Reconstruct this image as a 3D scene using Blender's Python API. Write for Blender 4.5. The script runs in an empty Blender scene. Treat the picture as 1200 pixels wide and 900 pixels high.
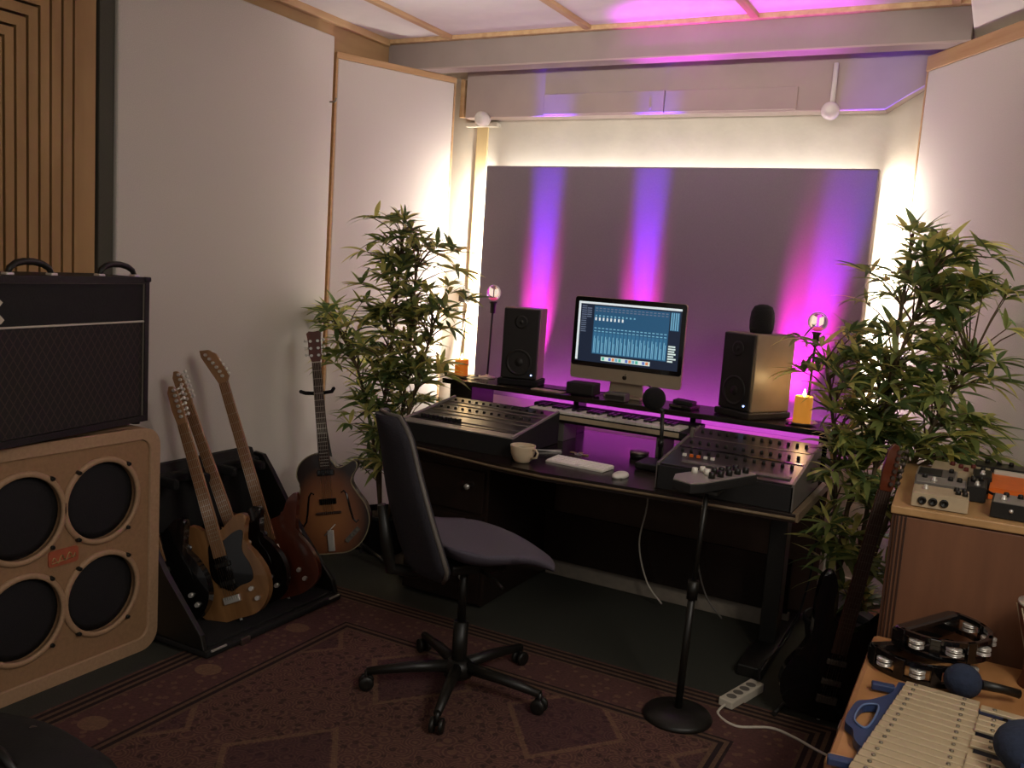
import bpy, bmesh, math, random
from mathutils import Vector as V, Matrix, Euler
from mathutils.geometry import tessellate_polygon
C = bpy.context.scene.collection
PI = math.pi
random.seed(7)

# ------------------------------------------------------------------ helpers
def lin(h):
    h = h.lstrip('#'); o = []
    for i in (0, 2, 4):
        c = int(h[i:i+2], 16) / 255
        o.append(c / 12.92 if c <= .04045 else ((c + .055) / 1.055) ** 2.4)
    return (*o, 1)

def mat(name, col, rough=.6, metal=0, spec=.4, var=0, vscale=30, bump=0, bscale=200, emis=None, estr=0, trans=0, coat=0, stretch=None, col2=None):
    m = bpy.data.materials.new(name); m.use_nodes = True
    nt = m.node_tree; b = nt.nodes['Principled BSDF']; L = nt.links.new
    c = lin(col) if isinstance(col, str) else (*col, 1)
    b.inputs['Base Color'].default_value = c
    b.inputs['Roughness'].default_value = rough; b.inputs['Metallic'].default_value = metal
    b.inputs['Specular IOR Level'].default_value = spec
    b.inputs['Transmission Weight'].default_value = trans
    b.inputs['Coat Weight'].default_value = coat
    if emis:
        b.inputs['Emission Color'].default_value = lin(emis); b.inputs['Emission Strength'].default_value = estr
    if var or bump or col2:
        tc = nt.nodes.new('ShaderNodeTexCoord'); mp = nt.nodes.new('ShaderNodeMapping')
        L(tc.outputs['Object'], mp.inputs['Vector'])
        if stretch: mp.inputs['Scale'].default_value = stretch
    if var or col2:
        n = nt.nodes.new('ShaderNodeTexNoise'); n.inputs['Scale'].default_value = vscale; n.inputs['Detail'].default_value = 5
        L(mp.outputs[0], n.inputs['Vector'])
        r = nt.nodes.new('ShaderNodeValToRGB'); r.color_ramp.elements[0].position = .32; r.color_ramp.elements[1].position = .68
        c2 = lin(col2) if col2 else tuple(min(1, x * (1 + var)) for x in c[:3]) + (1,)
        c1 = c if col2 else tuple(x * (1 - var) for x in c[:3]) + (1,)
        r.color_ramp.elements[0].color = c1; r.color_ramp.elements[1].color = c2
        L(n.outputs['Fac'], r.inputs['Fac']); L(r.outputs['Color'], b.inputs['Base Color'])
    if bump:
        n2 = nt.nodes.new('ShaderNodeTexNoise'); n2.inputs['Scale'].default_value = bscale; n2.inputs['Detail'].default_value = 3
        L(mp.outputs[0], n2.inputs['Vector'])
        bp = nt.nodes.new('ShaderNodeBump'); bp.inputs['Strength'].default_value = bump; bp.inputs['Distance'].default_value = .004
        L(n2.outputs['Fac'], bp.inputs['Height']); L(bp.outputs[0], b.inputs['Normal'])
    return m

def frame_from(z, x=None):
    z = V(z).normalized(); x = V(x) if x else (V((1, 0, 0)) if abs(z.x) < .9 else V((0, 1, 0)))
    y = z.cross(x).normalized(); x = y.cross(z).normalized()
    return Matrix((x, y, z)).transposed()

class MB:
    """collects shapes; build() links them as ONE mesh object"""
    def __init__(s): s.bm = bmesh.new()
    def _bev(s, vs, w, seg=2):
        es = {e for v in vs for e in v.link_edges}
        bmesh.ops.bevel(s.bm, geom=list(es), offset=w, offset_type='OFFSET', segments=seg, profile=.5, affect='EDGES', clamp_overlap=True)
    def box(s, c, d, bev=0, rot=None, seg=2, mi=0):
        m = Matrix.Translation(V(c))
        if rot is not None: m = m @ (rot.to_4x4() if isinstance(rot, Matrix) else Euler(rot).to_matrix().to_4x4())
        n0 = len(s.bm.faces)
        r = bmesh.ops.create_cube(s.bm, size=1, matrix=m @ Matrix.Diagonal((*d, 1)))
        for v in r['verts']:
            for f in v.link_faces: f.material_index = mi
        if bev: s._bev(r['verts'], bev, seg)
        return s
    def bx(s, x0, x1, y0, y1, z0, z1, bev=0, mi=0):
        return s.box(((x0+x1)/2, (y0+y1)/2, (z0+z1)/2), (abs(x1-x0), abs(y1-y0), abs(z1-z0)), bev, mi=mi)
    def ring(s, c, R, r, seg): 
        return [s.bm.verts.new(V(c) + R @ V((math.cos(2*PI*i/seg)*r, math.sin(2*PI*i/seg)*r, 0))) for i in range(seg)]
    def skin(s, rings, cap=True, smooth=True, mi=0, closed=False):
        n = len(rings[0])
        pairs = list(zip(rings, rings[1:])) + ([(rings[-1], rings[0])] if closed else [])
        for a, b in pairs:
            for i in range(n):
                j = (i + 1) % n
                f = s.bm.faces.new((a[i], a[j], b[j], b[i])); f.smooth = smooth; f.material_index = mi
        if cap and not closed:
            f = s.bm.faces.new(rings[0][::-1]); f.material_index = mi
            f = s.bm.faces.new(rings[-1]); f.material_index = mi
        return s
    def cyl(s, p0, p1, r0, r1=None, seg=16, mi=0):
        p0, p1 = V(p0), V(p1); R = frame_from(p1 - p0); r1 = r0 if r1 is None else r1
        return s.skin([s.ring(p0, R, r0, seg), s.ring(p1, R, r1, seg)], mi=mi)
    def tube(s, pts, r, seg=8, closed=False, mi=0):
        pts = [V(p) for p in pts]; n = len(pts); rr = r if isinstance(r, (list, tuple)) else [r] * n
        rings = []; R = None
        for i in range(n):
            a = pts[(i-1) % n] if (closed or i > 0) else pts[i]; b = pts[(i+1) % n] if (closed or i < n-1) else pts[i]
            t = (b - a).normalized()
            R = frame_from(t) if R is None else frame_from(t, R.col[0])
            rings.append(s.ring(pts[i], R, rr[i], seg))
        return s.skin(rings, mi=mi, closed=closed)
    def lathe(s, prof, seg=24, c=(0, 0, 0), R=None, mi=0, cap=True):
        R = R or Matrix.Identity(3)
        rings = [s.ring(V(c) + R @ V((0, 0, z)), R, max(r, 1e-4), seg) for r, z in prof]
        return s.skin(rings, cap=cap, mi=mi)
    def ball(s, c, r, sc=(1, 1, 1), seg=20, mi=0, rot=None):
        m = Matrix.Translation(V(c))
        if rot is not None: m = m @ Euler(rot).to_matrix().to_4x4()
        q = bmesh.ops.create_uvsphere(s.bm, u_segments=seg, v_segments=max(6, seg*2//3), radius=r, matrix=m @ Matrix.Diagonal((*sc, 1)))
        for v in q['verts']:
            for f in v.link_faces: f.smooth = True; f.material_index = mi
        return s
    def prism(s, pts, d0, d1, M=None, bev=0, mi=0, holes=(), smooth=False):
        """polygon in local xy (with holes) extruded d0..d1 along local z"""
        M = M or Matrix.Identity(4)
        loops = [list(pts)] + [list(h) for h in holes]
        flat = [p for l in loops for p in l]
        tris = tessellate_polygon([[V((p[0], p[1], 0)) for p in l] for l in loops])
        lo = [s.bm.verts.new(M @ V((p[0], p[1], d0))) for p in flat]; hi = [s.bm.verts.new(M @ V((p[0], p[1], d1))) for p in flat]
        if not holes:
            fs = [s.bm.faces.new(lo[::-1]), s.bm.faces.new(hi)]
        else:
            fs = []
            for t in tris:
                for vs in (lo, hi):
                    try: fs.append(s.bm.faces.new([vs[i] for i in t]))
                    except ValueError: pass
        k = 0; se = []
        for l in loops:
            n = len(l)
            for i in range(n):
                a, b = k + i, k + (i + 1) % n
                f = s.bm.faces.new((lo[a], lo[b], hi[b], hi[a])); f.smooth = smooth; fs.append(f)
                se += [e for e in f.edges if (e.verts[0] in lo) == (e.verts[1] in lo)] if False else []
            k += n
        for f in fs: f.material_index = mi
        if bev and not holes:
            es = list(fs[0].edges) + list(fs[1].edges)
            bmesh.ops.bevel(s.bm, geom=es, offset=bev, offset_type='OFFSET', segments=2, profile=.5, affect='EDGES', clamp_overlap=True)
        return s
    def quad(s, pts, mi=0):
        f = s.bm.faces.new([s.bm.verts.new(V(p)) for p in pts]); f.material_index = mi
        return s
    def build(s, name, m, parent=None, loc=(0, 0, 0), rot=(0, 0, 0), smooth=None):
        me = bpy.data.meshes.new(name)
        bmesh.ops.recalc_face_normals(s.bm, faces=s.bm.faces[:])
        s.bm.to_mesh(me); s.bm.free()
        for x in (m if isinstance(m, (list, tuple)) else [m]): me.materials.append(x)
        o = bpy.data.objects.new(name, me); C.objects.link(o)
        o.location = loc; o.rotation_euler = rot
        if parent: o.parent = parent
        if smooth:
            for p in me.polygons: p.use_smooth = True
        return o

def tag(o, label, cat, group=None, kind=None):
    o['label'] = label; o['category'] = cat
    if group: o['group'] = group
    if kind: o['kind'] = kind
    return o
def thing(name, label, cat, loc=(0, 0, 0), rz=0, group=None, rot=None):
    o = bpy.data.objects.new(name, None); C.objects.link(o); o.empty_display_size = .05
    o.location = loc; o.rotation_euler = rot if rot is not None else (0, 0, rz)
    return tag(o, label, cat, group)
def struct(name, mb, m, label=None):
    o = mb.build(name, m); o['kind'] = 'structure'
    if label: o['label'] = label
    return o
def rep(o, loc, parent, rot=None):
    """a further copy of one part (shares its mesh)"""
    c = o.copy(); C.objects.link(c); c.parent = parent; c.location = loc
    if rot is not None: c.rotation_euler = rot
    return c
def spline(pts, n=6, closed=True):
    """Catmull-Rom through 2-D points"""
    out = []; m = len(pts)
    for i in range(m if closed else m - 1):
        g = lambda k: pts[k % m] if closed else pts[max(0, min(m - 1, k))]
        p0, p1, p2, p3 = g(i-1), g(i), g(i+1), g(i+2)
        for j in range(n):
            t = j / n
            out.append(tuple(.5 * (2*p1[d] + (p2[d]-p0[d])*t + (2*p0[d]-5*p1[d]+4*p2[d]-p3[d])*t*t + (3*p1[d]-p0[d]-3*p2[d]+p3[d])*t**3) for d in range(len(p1))))
    if not closed: out.append(tuple(pts[-1]))
    return out
def circle(cx, cy, r, n=28): return [(cx + r*math.cos(2*PI*i/n), cy + r*math.sin(2*PI*i/n)) for i in range(n)]
def rrect(x0, y0, x1, y1, r, n=5):
    o = []
    for cx, cy, a in ((x1-r, y1-r, 0), (x0+r, y1-r, 90), (x0+r, y0+r, 180), (x1-r, y0+r, 270)):
        o += [(cx + r*math.cos(math.radians(a + 90*i/n)), cy + r*math.sin(math.radians(a + 90*i/n))) for i in range(n+1)]
    return o
XZ = Matrix(((1, 0, 0, 0), (0, 0, -1, 0), (0, 1, 0, 0), (0, 0, 0, 1)))      # local xy -> world xz, depth towards -y
YZ = Matrix(((0, 0, 1, 0), (1, 0, 0, 0), (0, 1, 0, 0), (0, 0, 0, 1)))       # local xy -> world yz, depth towards +x

# ------------------------------------------------------------------ materials
m_cream = mat('cream_paint', '#d0c8ba', .8, var=.05, vscale=6, bump=.35, bscale=30)
m_ceil = mat('ceiling_cloth', '#e2ded5', .9, var=.03, vscale=8)
m_beam = mat('beam_paint', '#a8968e', .75, var=.05, vscale=5, bump=.2, bscale=25)
m_fascia = mat('fascia_paint', '#8f817b', .75, var=.06, vscale=5, bump=.2, bscale=25)
m_pine = mat('pine', '#b8966c', .55, col2='#a88258', vscale=3, stretch=(1, 1, 12), bump=.1, bscale=30)
m_pine_h = mat('pine_batten', '#c6a67c', .55, col2='#b49068', vscale=3, stretch=(10, 1, 10))
m_board = mat('wall_board', '#b0906a', .6, col2='#9f7f5a', vscale=2, stretch=(1, 1, 6))
m_carpet = mat('carpet', '#2f2f27', .95, var=.25, vscale=180, bump=.5, bscale=400)
m_fabric = mat('panel_cloth', '#c6bdb3', .95, var=.08, vscale=260, bump=.4, bscale=500)
m_fabric_side = mat('panel_side_cloth', '#4d4a40', .95, var=.1, vscale=200)
m_fabric_c = mat('grey_panel_cloth', '#7f7478', .95, var=.06, vscale=260, bump=.4, bscale=500)
m_ply = mat('plywood', '#a48052', .5, col2='#8e6b42', vscale=2.2, stretch=(3, 3, .6), bump=.08, bscale=40)
m_groove = mat('groove_dark', '#1d140e', .8)
m_black = mat('black_satin', '#15130f', .45, spec=.4, var=.15, vscale=40)
m_blackmatt = mat('black_matt', '#141211', .8, var=.15, vscale=60, bump=.2, bscale=120)
m_tolex = mat('black_tolex', '#171412', .55, var=.2, vscale=150, bump=.5, bscale=350)
m_desk = mat('desk_black_wood', '#1d1613', .2, spec=.5, col2='#241b17', vscale=3, stretch=(2, 14, 2), bump=.04, bscale=60)
m_desk_edge = mat('desk_edge_band', '#6b5942', .5, var=.1, vscale=30)
m_foam = mat('black_foam', '#100e0e', .95, bump=.9, bscale=260)
m_chrome = mat('chrome', '#dcd8d0', .3, metal=.65)
m_steel = mat('dull_steel', '#8a8478', .4, metal=1)
m_white = mat('white_plastic', '#d8d2c6', .45)
m_cup = mat('stoneware', '#c9b497', .35, var=.05, vscale=20)
m_maple = mat('maple_neck', '#967050', .35, col2='#805c3c', vscale=3, stretch=(8, 8, .8), coat=.3)
m_rose = mat('rosewood', '#3a2318', .5, col2='#2c1a12', vscale=3, stretch=(8, 8, .8))
m_natural = mat('natural_ash', '#86603a', .3, col2='#6e4b2a', vscale=4, stretch=(6, 6, .7), coat=.4)
m_redbrown = mat('red_mahogany', '#5c2a18', .3, col2='#48200f', vscale=4, stretch=(6, 6, .7), coat=.4)
m_gloss = mat('gloss_black', '#0d0b0b', .15, coat=.5)
m_string = mat('string_steel', '#b9b2a4', .3, metal=1)
m_mesh = mat('chair_mesh', '#2b282e', .9, bump=.6, bscale=300, var=.2, vscale=200)
m_seat = mat('chair_seat_cloth', '#4c4650', .92, bump=.5, bscale=300, var=.15, vscale=200)
def leaf_mat(name, c):
    m = mat(name, c, .5, var=.3, vscale=10); nt = m.node_tree; L = nt.links.new
    b = nt.nodes['Principled BSDF']; tr = nt.nodes.new('ShaderNodeBsdfTranslucent'); mx = nt.nodes.new('ShaderNodeMixShader')
    tr.inputs['Color'].default_value = tuple(min(1, x*1.3) for x in lin(c)[:3]) + (1,)
    mx.inputs[0].default_value = .5; L(b.outputs[0], mx.inputs[1]); L(tr.outputs[0], mx.inputs[2]); L(mx.outputs[0], nt.nodes['Material Output'].inputs['Surface'])
    return m
m_leafs = [leaf_mat('leaf_dark', '#5c7044'), leaf_mat('leaf_mid', '#8a9656'), leaf_mat('leaf_light', '#c8c474')]
m_cane = mat('bamboo_cane', '#5a4a30', .6, var=.25, vscale=20, stretch=(1, 1, .3))
m_soil = mat('soil', '#241a12', .95, bump=1, bscale=80)
m_cab = mat('tan_vinyl', '#a08062', .6, var=.08, vscale=80, bump=.35, bscale=260)
m_cabface = mat('tan_baffle', '#8e6d4e', .65, var=.08, vscale=60, bump=.3, bscale=200)
m_cone = mat('speaker_cloth_black', '#151214', .85, var=.25, vscale=220, bump=.4, bscale=300)
m_gold = mat('gold_trim', '#b09a6a', .35, metal=.7)
m_piping = mat('pale_piping', '#b9b0a0', .5)
m_silver = mat('silver_paint', '#9b958c', .4, metal=.5)
m_alu = mat('aluminium', '#9c8c76', .4, metal=.25)
m_mixer = mat('mixer_face', '#2f2a28', .3, metal=.2, var=.12, vscale=25)
m_grey = mat('grey_plastic', '#5c5650', .5)
m_beige = mat('beige_metal', '#a8967a', .45, var=.06, vscale=30)
m_orange = mat('orange_paint', '#d0641c', .45, var=.06, vscale=30)
m_cabinet = mat('walnut_front', '#724b33', .5, col2='#623f2b', vscale=2.5, stretch=(5, 5, .6), bump=.06, bscale=60)
m_cabtop = mat('oak_top', '#b08a5c', .5, col2='#9d784c', vscale=2.5, stretch=(5, .6, 5))
m_table = mat('worn_tan_wood', '#b08052', .45, col2='#8f6238', vscale=5, stretch=(2, .8, 2), bump=.08, bscale=50)
m_tableside = mat('red_brown_side', '#6e3a2c', .5, var=.15, vscale=12)
m_navy = mat('navy_plastic', '#2c3a5c', .4)
m_navysoft = mat('navy_felt', '#20293c', .95, bump=.6, bscale=120, var=.15, vscale=60)
m_bar = mat('glock_bar', '#c6b493', .35, metal=.45)
m_wax_o = mat('orange_wax', '#d8802c', .5, emis='#ff7a18', estr=.2)
m_wax_y = mat('yellow_wax', '#e0ac58', .5, emis='#ffa038', estr=.35)
m_flame = mat('flame', '#fff0c0', .5, emis='#ffd890', estr=14)
m_led = mat('blue_led', '#90b0ff', .5, emis='#a0c0ff', estr=6)
m_spk = mat('speaker_box', '#7c6c58', .4, var=.06, vscale=20)
m_spkfront = mat('speaker_front', '#1c1714', .55, var=.1, vscale=60)
m_cable_w = mat('white_cable', '#bdb5a6', .5)
m_cable_k = mat('black_cable', '#0f0d0d', .5)
# ------------------------------------------------------------------ camera
cam_d = bpy.data.cameras.new('camera'); cam = bpy.data.objects.new('camera', cam_d); C.objects.link(cam)
cam_d.sensor_width = 36; cam_d.lens = 1050.8 / 1200 * 36; cam_d.clip_start = .02
R_ = V((.87633462, .47698121, .06727971)); U_ = V((-.12058068, .08199153, .98931172)); F_ = V((-.46636674, .87508075, -.12936674))
mw = Matrix((R_, U_, -F_)).transposed().to_4x4(); mw.translation = (0, 0, 1.62); cam.matrix_world = mw
bpy.context.scene.camera = cam

# ------------------------------------------------------------------ the room
struct('floor', MB().bx(-3.56, 1.2, -1.6, 5.1, -.06, 0), m_carpet)
struct('ceiling', MB().bx(-3.56, 1.2, -1.6, 5.1, 2.93, 3.0), m_ceil)
struct('wall_back', MB().bx(-3.56, 1.2, 5.0, 5.1, 0, 2.93), m_cream)
struct('wall_left', MB().bx(-3.56, -3.46, -1.6, 5.0, 0, 2.93), m_board)
struct('wall_right', MB().bx(1.1, 1.2, -1.6, 5.0, 0, 2.93), m_board)
struct('baseboard_back', MB().bx(-3.46, 1.1, 4.98, 5.0, 0, .09, .004), m_cream)
# bulkhead on the back wall: its lower right corner is cut off at a slant
q = [(-3.06, 2.515), (-.617, 2.515), (-.44, 2.64), (-.1, 2.64), (-.1, 2.93), (-3.06, 2.93)]
struct('trim_1', MB().prism(q, -5.0, -4.88, XZ, bev=.006), m_beam)
k = MB()
k.bx(-2.51, -1.765, 4.866, 4.882, 2.522, 2.642, .005).bx(-1.76, -1.045, 4.868, 4.882, 2.522, 2.640, .005)
k.bx(-1.85, -1.835, 4.862, 4.87, 2.54, 2.555, .002)
struct('trim_2', k, m_beam)
struct('trim_3', MB().bx(-3.459, -.255, 4.60, 4.72, 2.752, 2.93, .004), m_fascia)                       # the deep beam
struct('trim_4', MB().bx(-3.46, -.255, 4.594, 4.602, 2.750, 2.759, .002), m_beam)                # lip along the beam's foot
struct('trim_5', MB().bx(-3.46, -.255, 4.565, 4.60, 2.905, 2.931, .004), m_pine_h)
for i, x in enumerate((-3.0, -2.12, -1.225, -.33)):
    struct('trim_%d' % (6 + i), MB().bx(x - .02, x + .02, -1.6, 4.57, 2.908, 2.931, .004), m_pine_h)
struct('trim_10', MB().bx(-3.46, -3.425, -1.6, 4.57, 2.89, 2.931, .004), m_pine_h)
struct('trim_11', MB().bx(-.25, 1.1, 4.0, 5.0, 2.80, 2.93, .006), m_ceil)                          # boxed corner right of the beam
struct('trim_12', MB().bx(-3.10, -3.07, 4.875, 4.91, 2.52, 2.75, .004), m_pine)                       # upright in the corner
struct('trim_13', MB().bx(-3.03, -2.95, 4.985, 5.0, .09, 2.515, .003), mat('wall_batten', '#d0b98a', .7, var=.06, vscale=5))
struct('trim_14', MB().bx(-3.10, -2.87, 4.955, 5.0, 2.475, 2.50, .003), m_cream)

# grooved plywood panel on the left wall
t = thing('grooved_panel', 'tall plywood panel with nested grooves on left wall', 'wall panel', (-3.458, 0, 0))
MB().bx(0, .03, 1.34, 2.53, .5, 2.86).build('backing', m_groove, t)
k = MB(); y1, z1 = 2.53, 2.86
x0c = 1.34
edges = [2.53, 2.424, 2.374, 2.324, 2.276, 2.227, 2.178, 2.132, 2.086]
for i in range(len(edges) - 1):
    a, b = edges[i], edges[i + 1] + .011
    ins0 = 2.53 - a; ins1 = 2.53 - b
    tz0 = 2.86 if i == 0 else a + .21
    tz1 = b + .21
    def rr(ins, tz): return [(x0c + ins, .5), (2.53 - ins, .5), (2.53 - ins, tz), (x0c + ins, tz)]
    o_, i_ = rr(ins0, tz0), rr(ins1, tz1)
    # an upside-down U
    poly = [o_[0], i_[0], i_[3], i_[2], i_[1], o_[1], o_[2], o_[3]]
    k.prism(poly[::-1], .03, .064, YZ)
k.bx(.03, .064, x0c + 2.53 - 2.086, 2.086, .5, 2.296)
k.build('slat', m_ply, t)

# fabric panels
t = thing('acoustic_panel', 'large pinkish-grey cloth panel covering the left wall behind the guitars', 'acoustic panel', (-3.458, 0, 0))
MB().bx(.004, .073, 2.63, 4.012, .06, 2.81, .008).build('cloth', m_fabric, t)
MB().bx(0, .055, 2.555, 2.628, .06, 2.80, .004).build('side_board', m_fabric_side, t)
def corner_panel(label, p0, p1, zt, frame_h):
    p0, p1 = V((*p0, 0)), V((*p1, 0)); d = p1 - p0; w = d.length; a = math.atan2(d.y, d.x)
    t = thing('acoustic_panel', label, 'acoustic panel', p0, a)
    MB().bx(.012, w - .012, 0, .05, .05, zt - frame_h, .006).build('cloth', m_fabric, t)
    k = MB(); k.bx(0, w, -.006, .075, zt - frame_h, zt, .003); k.bx(0, .012, .0, .075, .02, zt - frame_h); k.bx(w - .012, w, 0, .075, .02, zt - frame_h)
    k.bx(0, w, 0, .075, .0, .05)
    k.build('frame', m_pine, t)
    return t
corner_panel('pale cloth corner panel behind the left bamboo plant, wooden top edge', (-3.435, 4.09), (-3.105, 4.83), 2.750, .035)
corner_panel('pale cloth corner panel behind the right bamboo plant, wooden top edge', (-.443, 4.84), (.165, 3.99), 2.750, .07)
t = thing('acoustic_panel', 'wide grey cloth panel on the back wall washed with purple light', 'acoustic panel', (0, 0, 0))
MB().bx(-2.87, -.605, 4.86, 4.90, .82, 2.225, .008).build('cloth', m_fabric_c, t)
k = MB()
for x in (-2.6, -1.74, -.88): k.bx(x - .02, x + .02, 4.90, 4.998, .95, 2.1)
k.build('batten', m_pine, t)

# small things on the walls
def globe(label, x, z, rod=None):
    t = thing('globe_lamp', label, 'lamp', (x, 4.88, z), group='round white lamps on the bulkhead')
    MB().lathe([(.012, -.05), (.03, -.045), (.043, -.02), (.045, 0), (.04, .025), (.028, .038), (.012, .042)], 24, R=frame_from((0, -1, 0)), c=(0, -.05, 0)).build('globe', mat('opal_glass', '#d8d0c4', .25, var=.03), t)
    MB().cyl((0, 0, 0), (0, -.03, 0), .032, .028, 20).build('base', m_white, t)
    if rod: MB().cyl((0, -.016, .03), (0, -.016, rod), .012, seg=12).build('conduit', m_white, t)
globe('round white lamp at the left end of the bulkhead, no conduit', -2.905, 2.50)
globe('round white lamp at the foot of an upright white conduit', -.868, 2.505, .24)
t = thing('wall_socket', 'small grey socket with black plug on the lit wall', 'socket', (-3.035, 4.985, 1.405))
MB().box((0, -.008, .01), (.085, .03, .085), .006).build('plate', m_grey, t)
MB().box((.0, -.04, -.005), (.05, .04, .055), .01).build('plug', m_black, t)
MB().box((.125, -.004, -.02), (.09, .02, .06), .004).build('blank_plate', m_piping, t)
tag(MB().tube([(-3.03, 4.94, 1.39), (-3.0, 4.955, 1.36), (-3.02, 4.97, 1.28), (-3.06, 4.975, 1.05), (-3.09, 4.97, .8)], .004).build('power_cable', m_cable_w), 'thin white cable hanging from the wall socket', 'cable')
t = thing('wall_hook', 'tiny metal hook on the upper edge of the left wall panel', 'hook', (-3.385, 3.99, 2.455))
MB().tube([(0, 0, 0), (.03, 0, 0), (.04, 0, .004), (.043, 0, .02)], .005, 8).build('hook', m_steel, t)

# rug
def rug_mat():
    m = bpy.data.materials.new('persian_rug'); m.use_nodes = True; nt = m.node_tree; L = nt.links.new; N = nt.nodes.new
    b = nt.nodes['Principled BSDF']; b.inputs['Roughness'].default_value = .95; b.inputs['Specular IOR Level'].default_value = .1
    tc = N('ShaderNodeTexCoord'); sp = N('ShaderNodeSeparateXYZ'); L(tc.outputs['Object'], sp.inputs[0])
    def mth(op, a, b_=None, c_=None):
        n = N('ShaderNodeMath'); n.operation = op
        for i, x in enumerate((a, b_, c_)):
            if x is None: continue
            if isinstance(x, (int, float)): n.inputs[i].default_value = x
            else: L(x, n.inputs[i])
        return n.outputs[0]
    def mix(f, a, b_):
        n = N('ShaderNodeMix'); n.data_type = 'RGBA'
        if isinstance(f, (int, float)): n.inputs[0].default_value = f
        else: L(f, n.inputs[0])
        for s_, x in ((n.inputs[6], a), (n.inputs[7], b_)):
            if isinstance(x, tuple): s_.default_value = x
            else: L(x, s_)
        return n.outputs[2]
    ex = mth('SUBTRACT', 1.19, mth('ABSOLUTE', sp.outputs[0])); ey = mth('SUBTRACT', 1.75, mth('ABSOLUTE', sp.outputs[1]))
    e = mth('MINIMUM', ex, ey)
    red, dark, tan, plum = lin('#563b37'), lin('#2a2020'), lin('#7d614a'), lin('#402a30')
    v = N('ShaderNodeTexVoronoi'); v.inputs['Scale'].default_value = 16; v.feature = 'F1'; L(tc.outputs['Object'], v.inputs['Vector'])
    v2 = N('ShaderNodeTexVoronoi'); v2.inputs['Scale'].default_value = 26; L(tc.outputs['Object'], v2.inputs['Vector'])
    w = mth('SINE', mth('MULTIPLY', v.outputs['Distance'], 38))
    motif = mth('GREATER_THAN', w, .25)
    motif2 = mth('LESS_THAN', v2.outputs['Distance'], .3)
    field = mix(mth('MULTIPLY', motif, .38), red, tan); field = mix(mth('MULTIPLY', motif2, .6), field, dark)
    # diamonds in the middle field
    dm = mth('ADD', mth('ABSOLUTE', mth('SUBTRACT', mth('FRACT', mth('MULTIPLY', sp.outputs[0], 1.6)), .5)), mth('ABSOLUTE', mth('SUBTRACT', mth('FRACT', mth('MULTIPLY', sp.outputs[1], 1.25)), .5)))
    field = mix(mth('MULTIPLY', mth('LESS_THAN', dm, .33), .5), field, plum)
    field = mix(mth('MULTIPLY', mth('COMPARE', dm, .36, .02), .45), field, tan)
    # border with ovals
    bo = mix(mth('MULTIPLY', motif2, .4), red, tan)
    oy = mth('SUBTRACT', mth('FRACT', mth('MULTIPLY', sp.outputs[1], 2.0)), .5); ox = mth('SUBTRACT', ex, .2)
    ov = mth('ADD', mth('POWER', mth('MULTIPLY', oy, 11), 2), mth('POWER', mth('MULTIPLY', ox, 19), 2))
    bo = mix(mth('MULTIPLY', mth('LESS_THAN', ov, 1), .7), bo, tan)
    col = mix(mth('LESS_THAN', e, .34), field, bo)
    st = mth('GREATER_THAN', mth('SINE', mth('MULTIPLY', e, 190)), .1)
    strip = mix(mth('MULTIPLY', st, .5), dark, tan)
    band = mth('MAXIMUM', mth('COMPARE', e, .35, .03), mth('COMPARE', e, .06, .05))
    col = mix(band, col, strip)
    n = N('ShaderNodeTexNoise'); n.inputs['Scale'].default_value = 90; n.inputs['Detail'].default_value = 4; L(tc.outputs['Object'], n.inputs['Vector'])
    col = mix(mth('MULTIPLY', mth('SUBTRACT', n.outputs['Fac'], .3), .9), col, dark)
    L(col, b.inputs['Base Color'])
    bp = N('ShaderNodeBump'); bp.inputs['Strength'].default_value = .5; bp.inputs['Distance'].default_value = .004
    L(n.outputs['Fac'], bp.inputs['Height']); L(bp.outputs[0], b.inputs['Normal'])
    return m
tag(MB().bx(-1.19, 1.19, -1.75, 1.75, 0, .009, .003).build('rug', rug_mat(), loc=(-1.51, 1.62, .0005)), 'worn reddish patterned rug on the floor under the office chair', 'rug')
# ------------------------------------------------------------------ amplifier and speaker cabinet
t = thing('speaker_cabinet', 'tan four-speaker cabinet standing on the floor under the black amplifier', 'speaker cabinet', (-3.22, 1.60, 0))
W, Hh = .82, .905
MB().prism(rrect(0, 0, W, Hh, .075, 7), 0, .34, YZ, bev=.012, smooth=True).build('shell', m_cab, t)
MB().prism(rrect(0, 0, W, Hh, .075, 7), .34, .377, YZ, holes=[rrect(.042, .05, W - .042, Hh - .042, .05, 7)], smooth=True).build('front_frame', m_cab, t)
hc = [(.567, .653), (.253, .65), (.57, .292), (.252, .286)]
MB().prism(rrect(.045, .053, W - .045, Hh - .045, .047, 7), .34, .366, YZ, holes=[circle(y, z, .15, 36) for y, z in hc]).build('baffle', m_cabface, t)
for y, z in hc:
    k = MB(); k.skin([[k.bm.verts.new((x, y + r * math.cos(2*PI*i/40), z + r * math.sin(2*PI*i/40))) for i in range(40)] for r, x in ((.146, .362), (.146, .374), (.149, .378), (.160, .378), (.166, .373), (.168, .362))], cap=False, closed=True)
    rg = k.build('speaker_ring', m_cab, t)
    MB().lathe([(.149, 0), (.12, .004), (.05, .008), (.002, .009)], 36, c=(.345, y, z), R=frame_from((1, 0, 0))).build('speaker_cloth', m_cone, t)
    for a in (50, 130, 230, 310):
        MB().cyl((.37, y + .163*math.cos(math.radians(a)), z + .163*math.sin(math.radians(a))), (.387, y + .163*math.cos(math.radians(a)), z + .163*math.sin(math.radians(a))), .009, .007, 10).build('bolt', m_black, rg)
k = MB(); k.prism(rrect(.348, .448, .466, .507, .012), .366, .371, YZ); npl = k.build('name_plate', mat('red_plate', '#9c5238', .5, var=.1), t)
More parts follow.
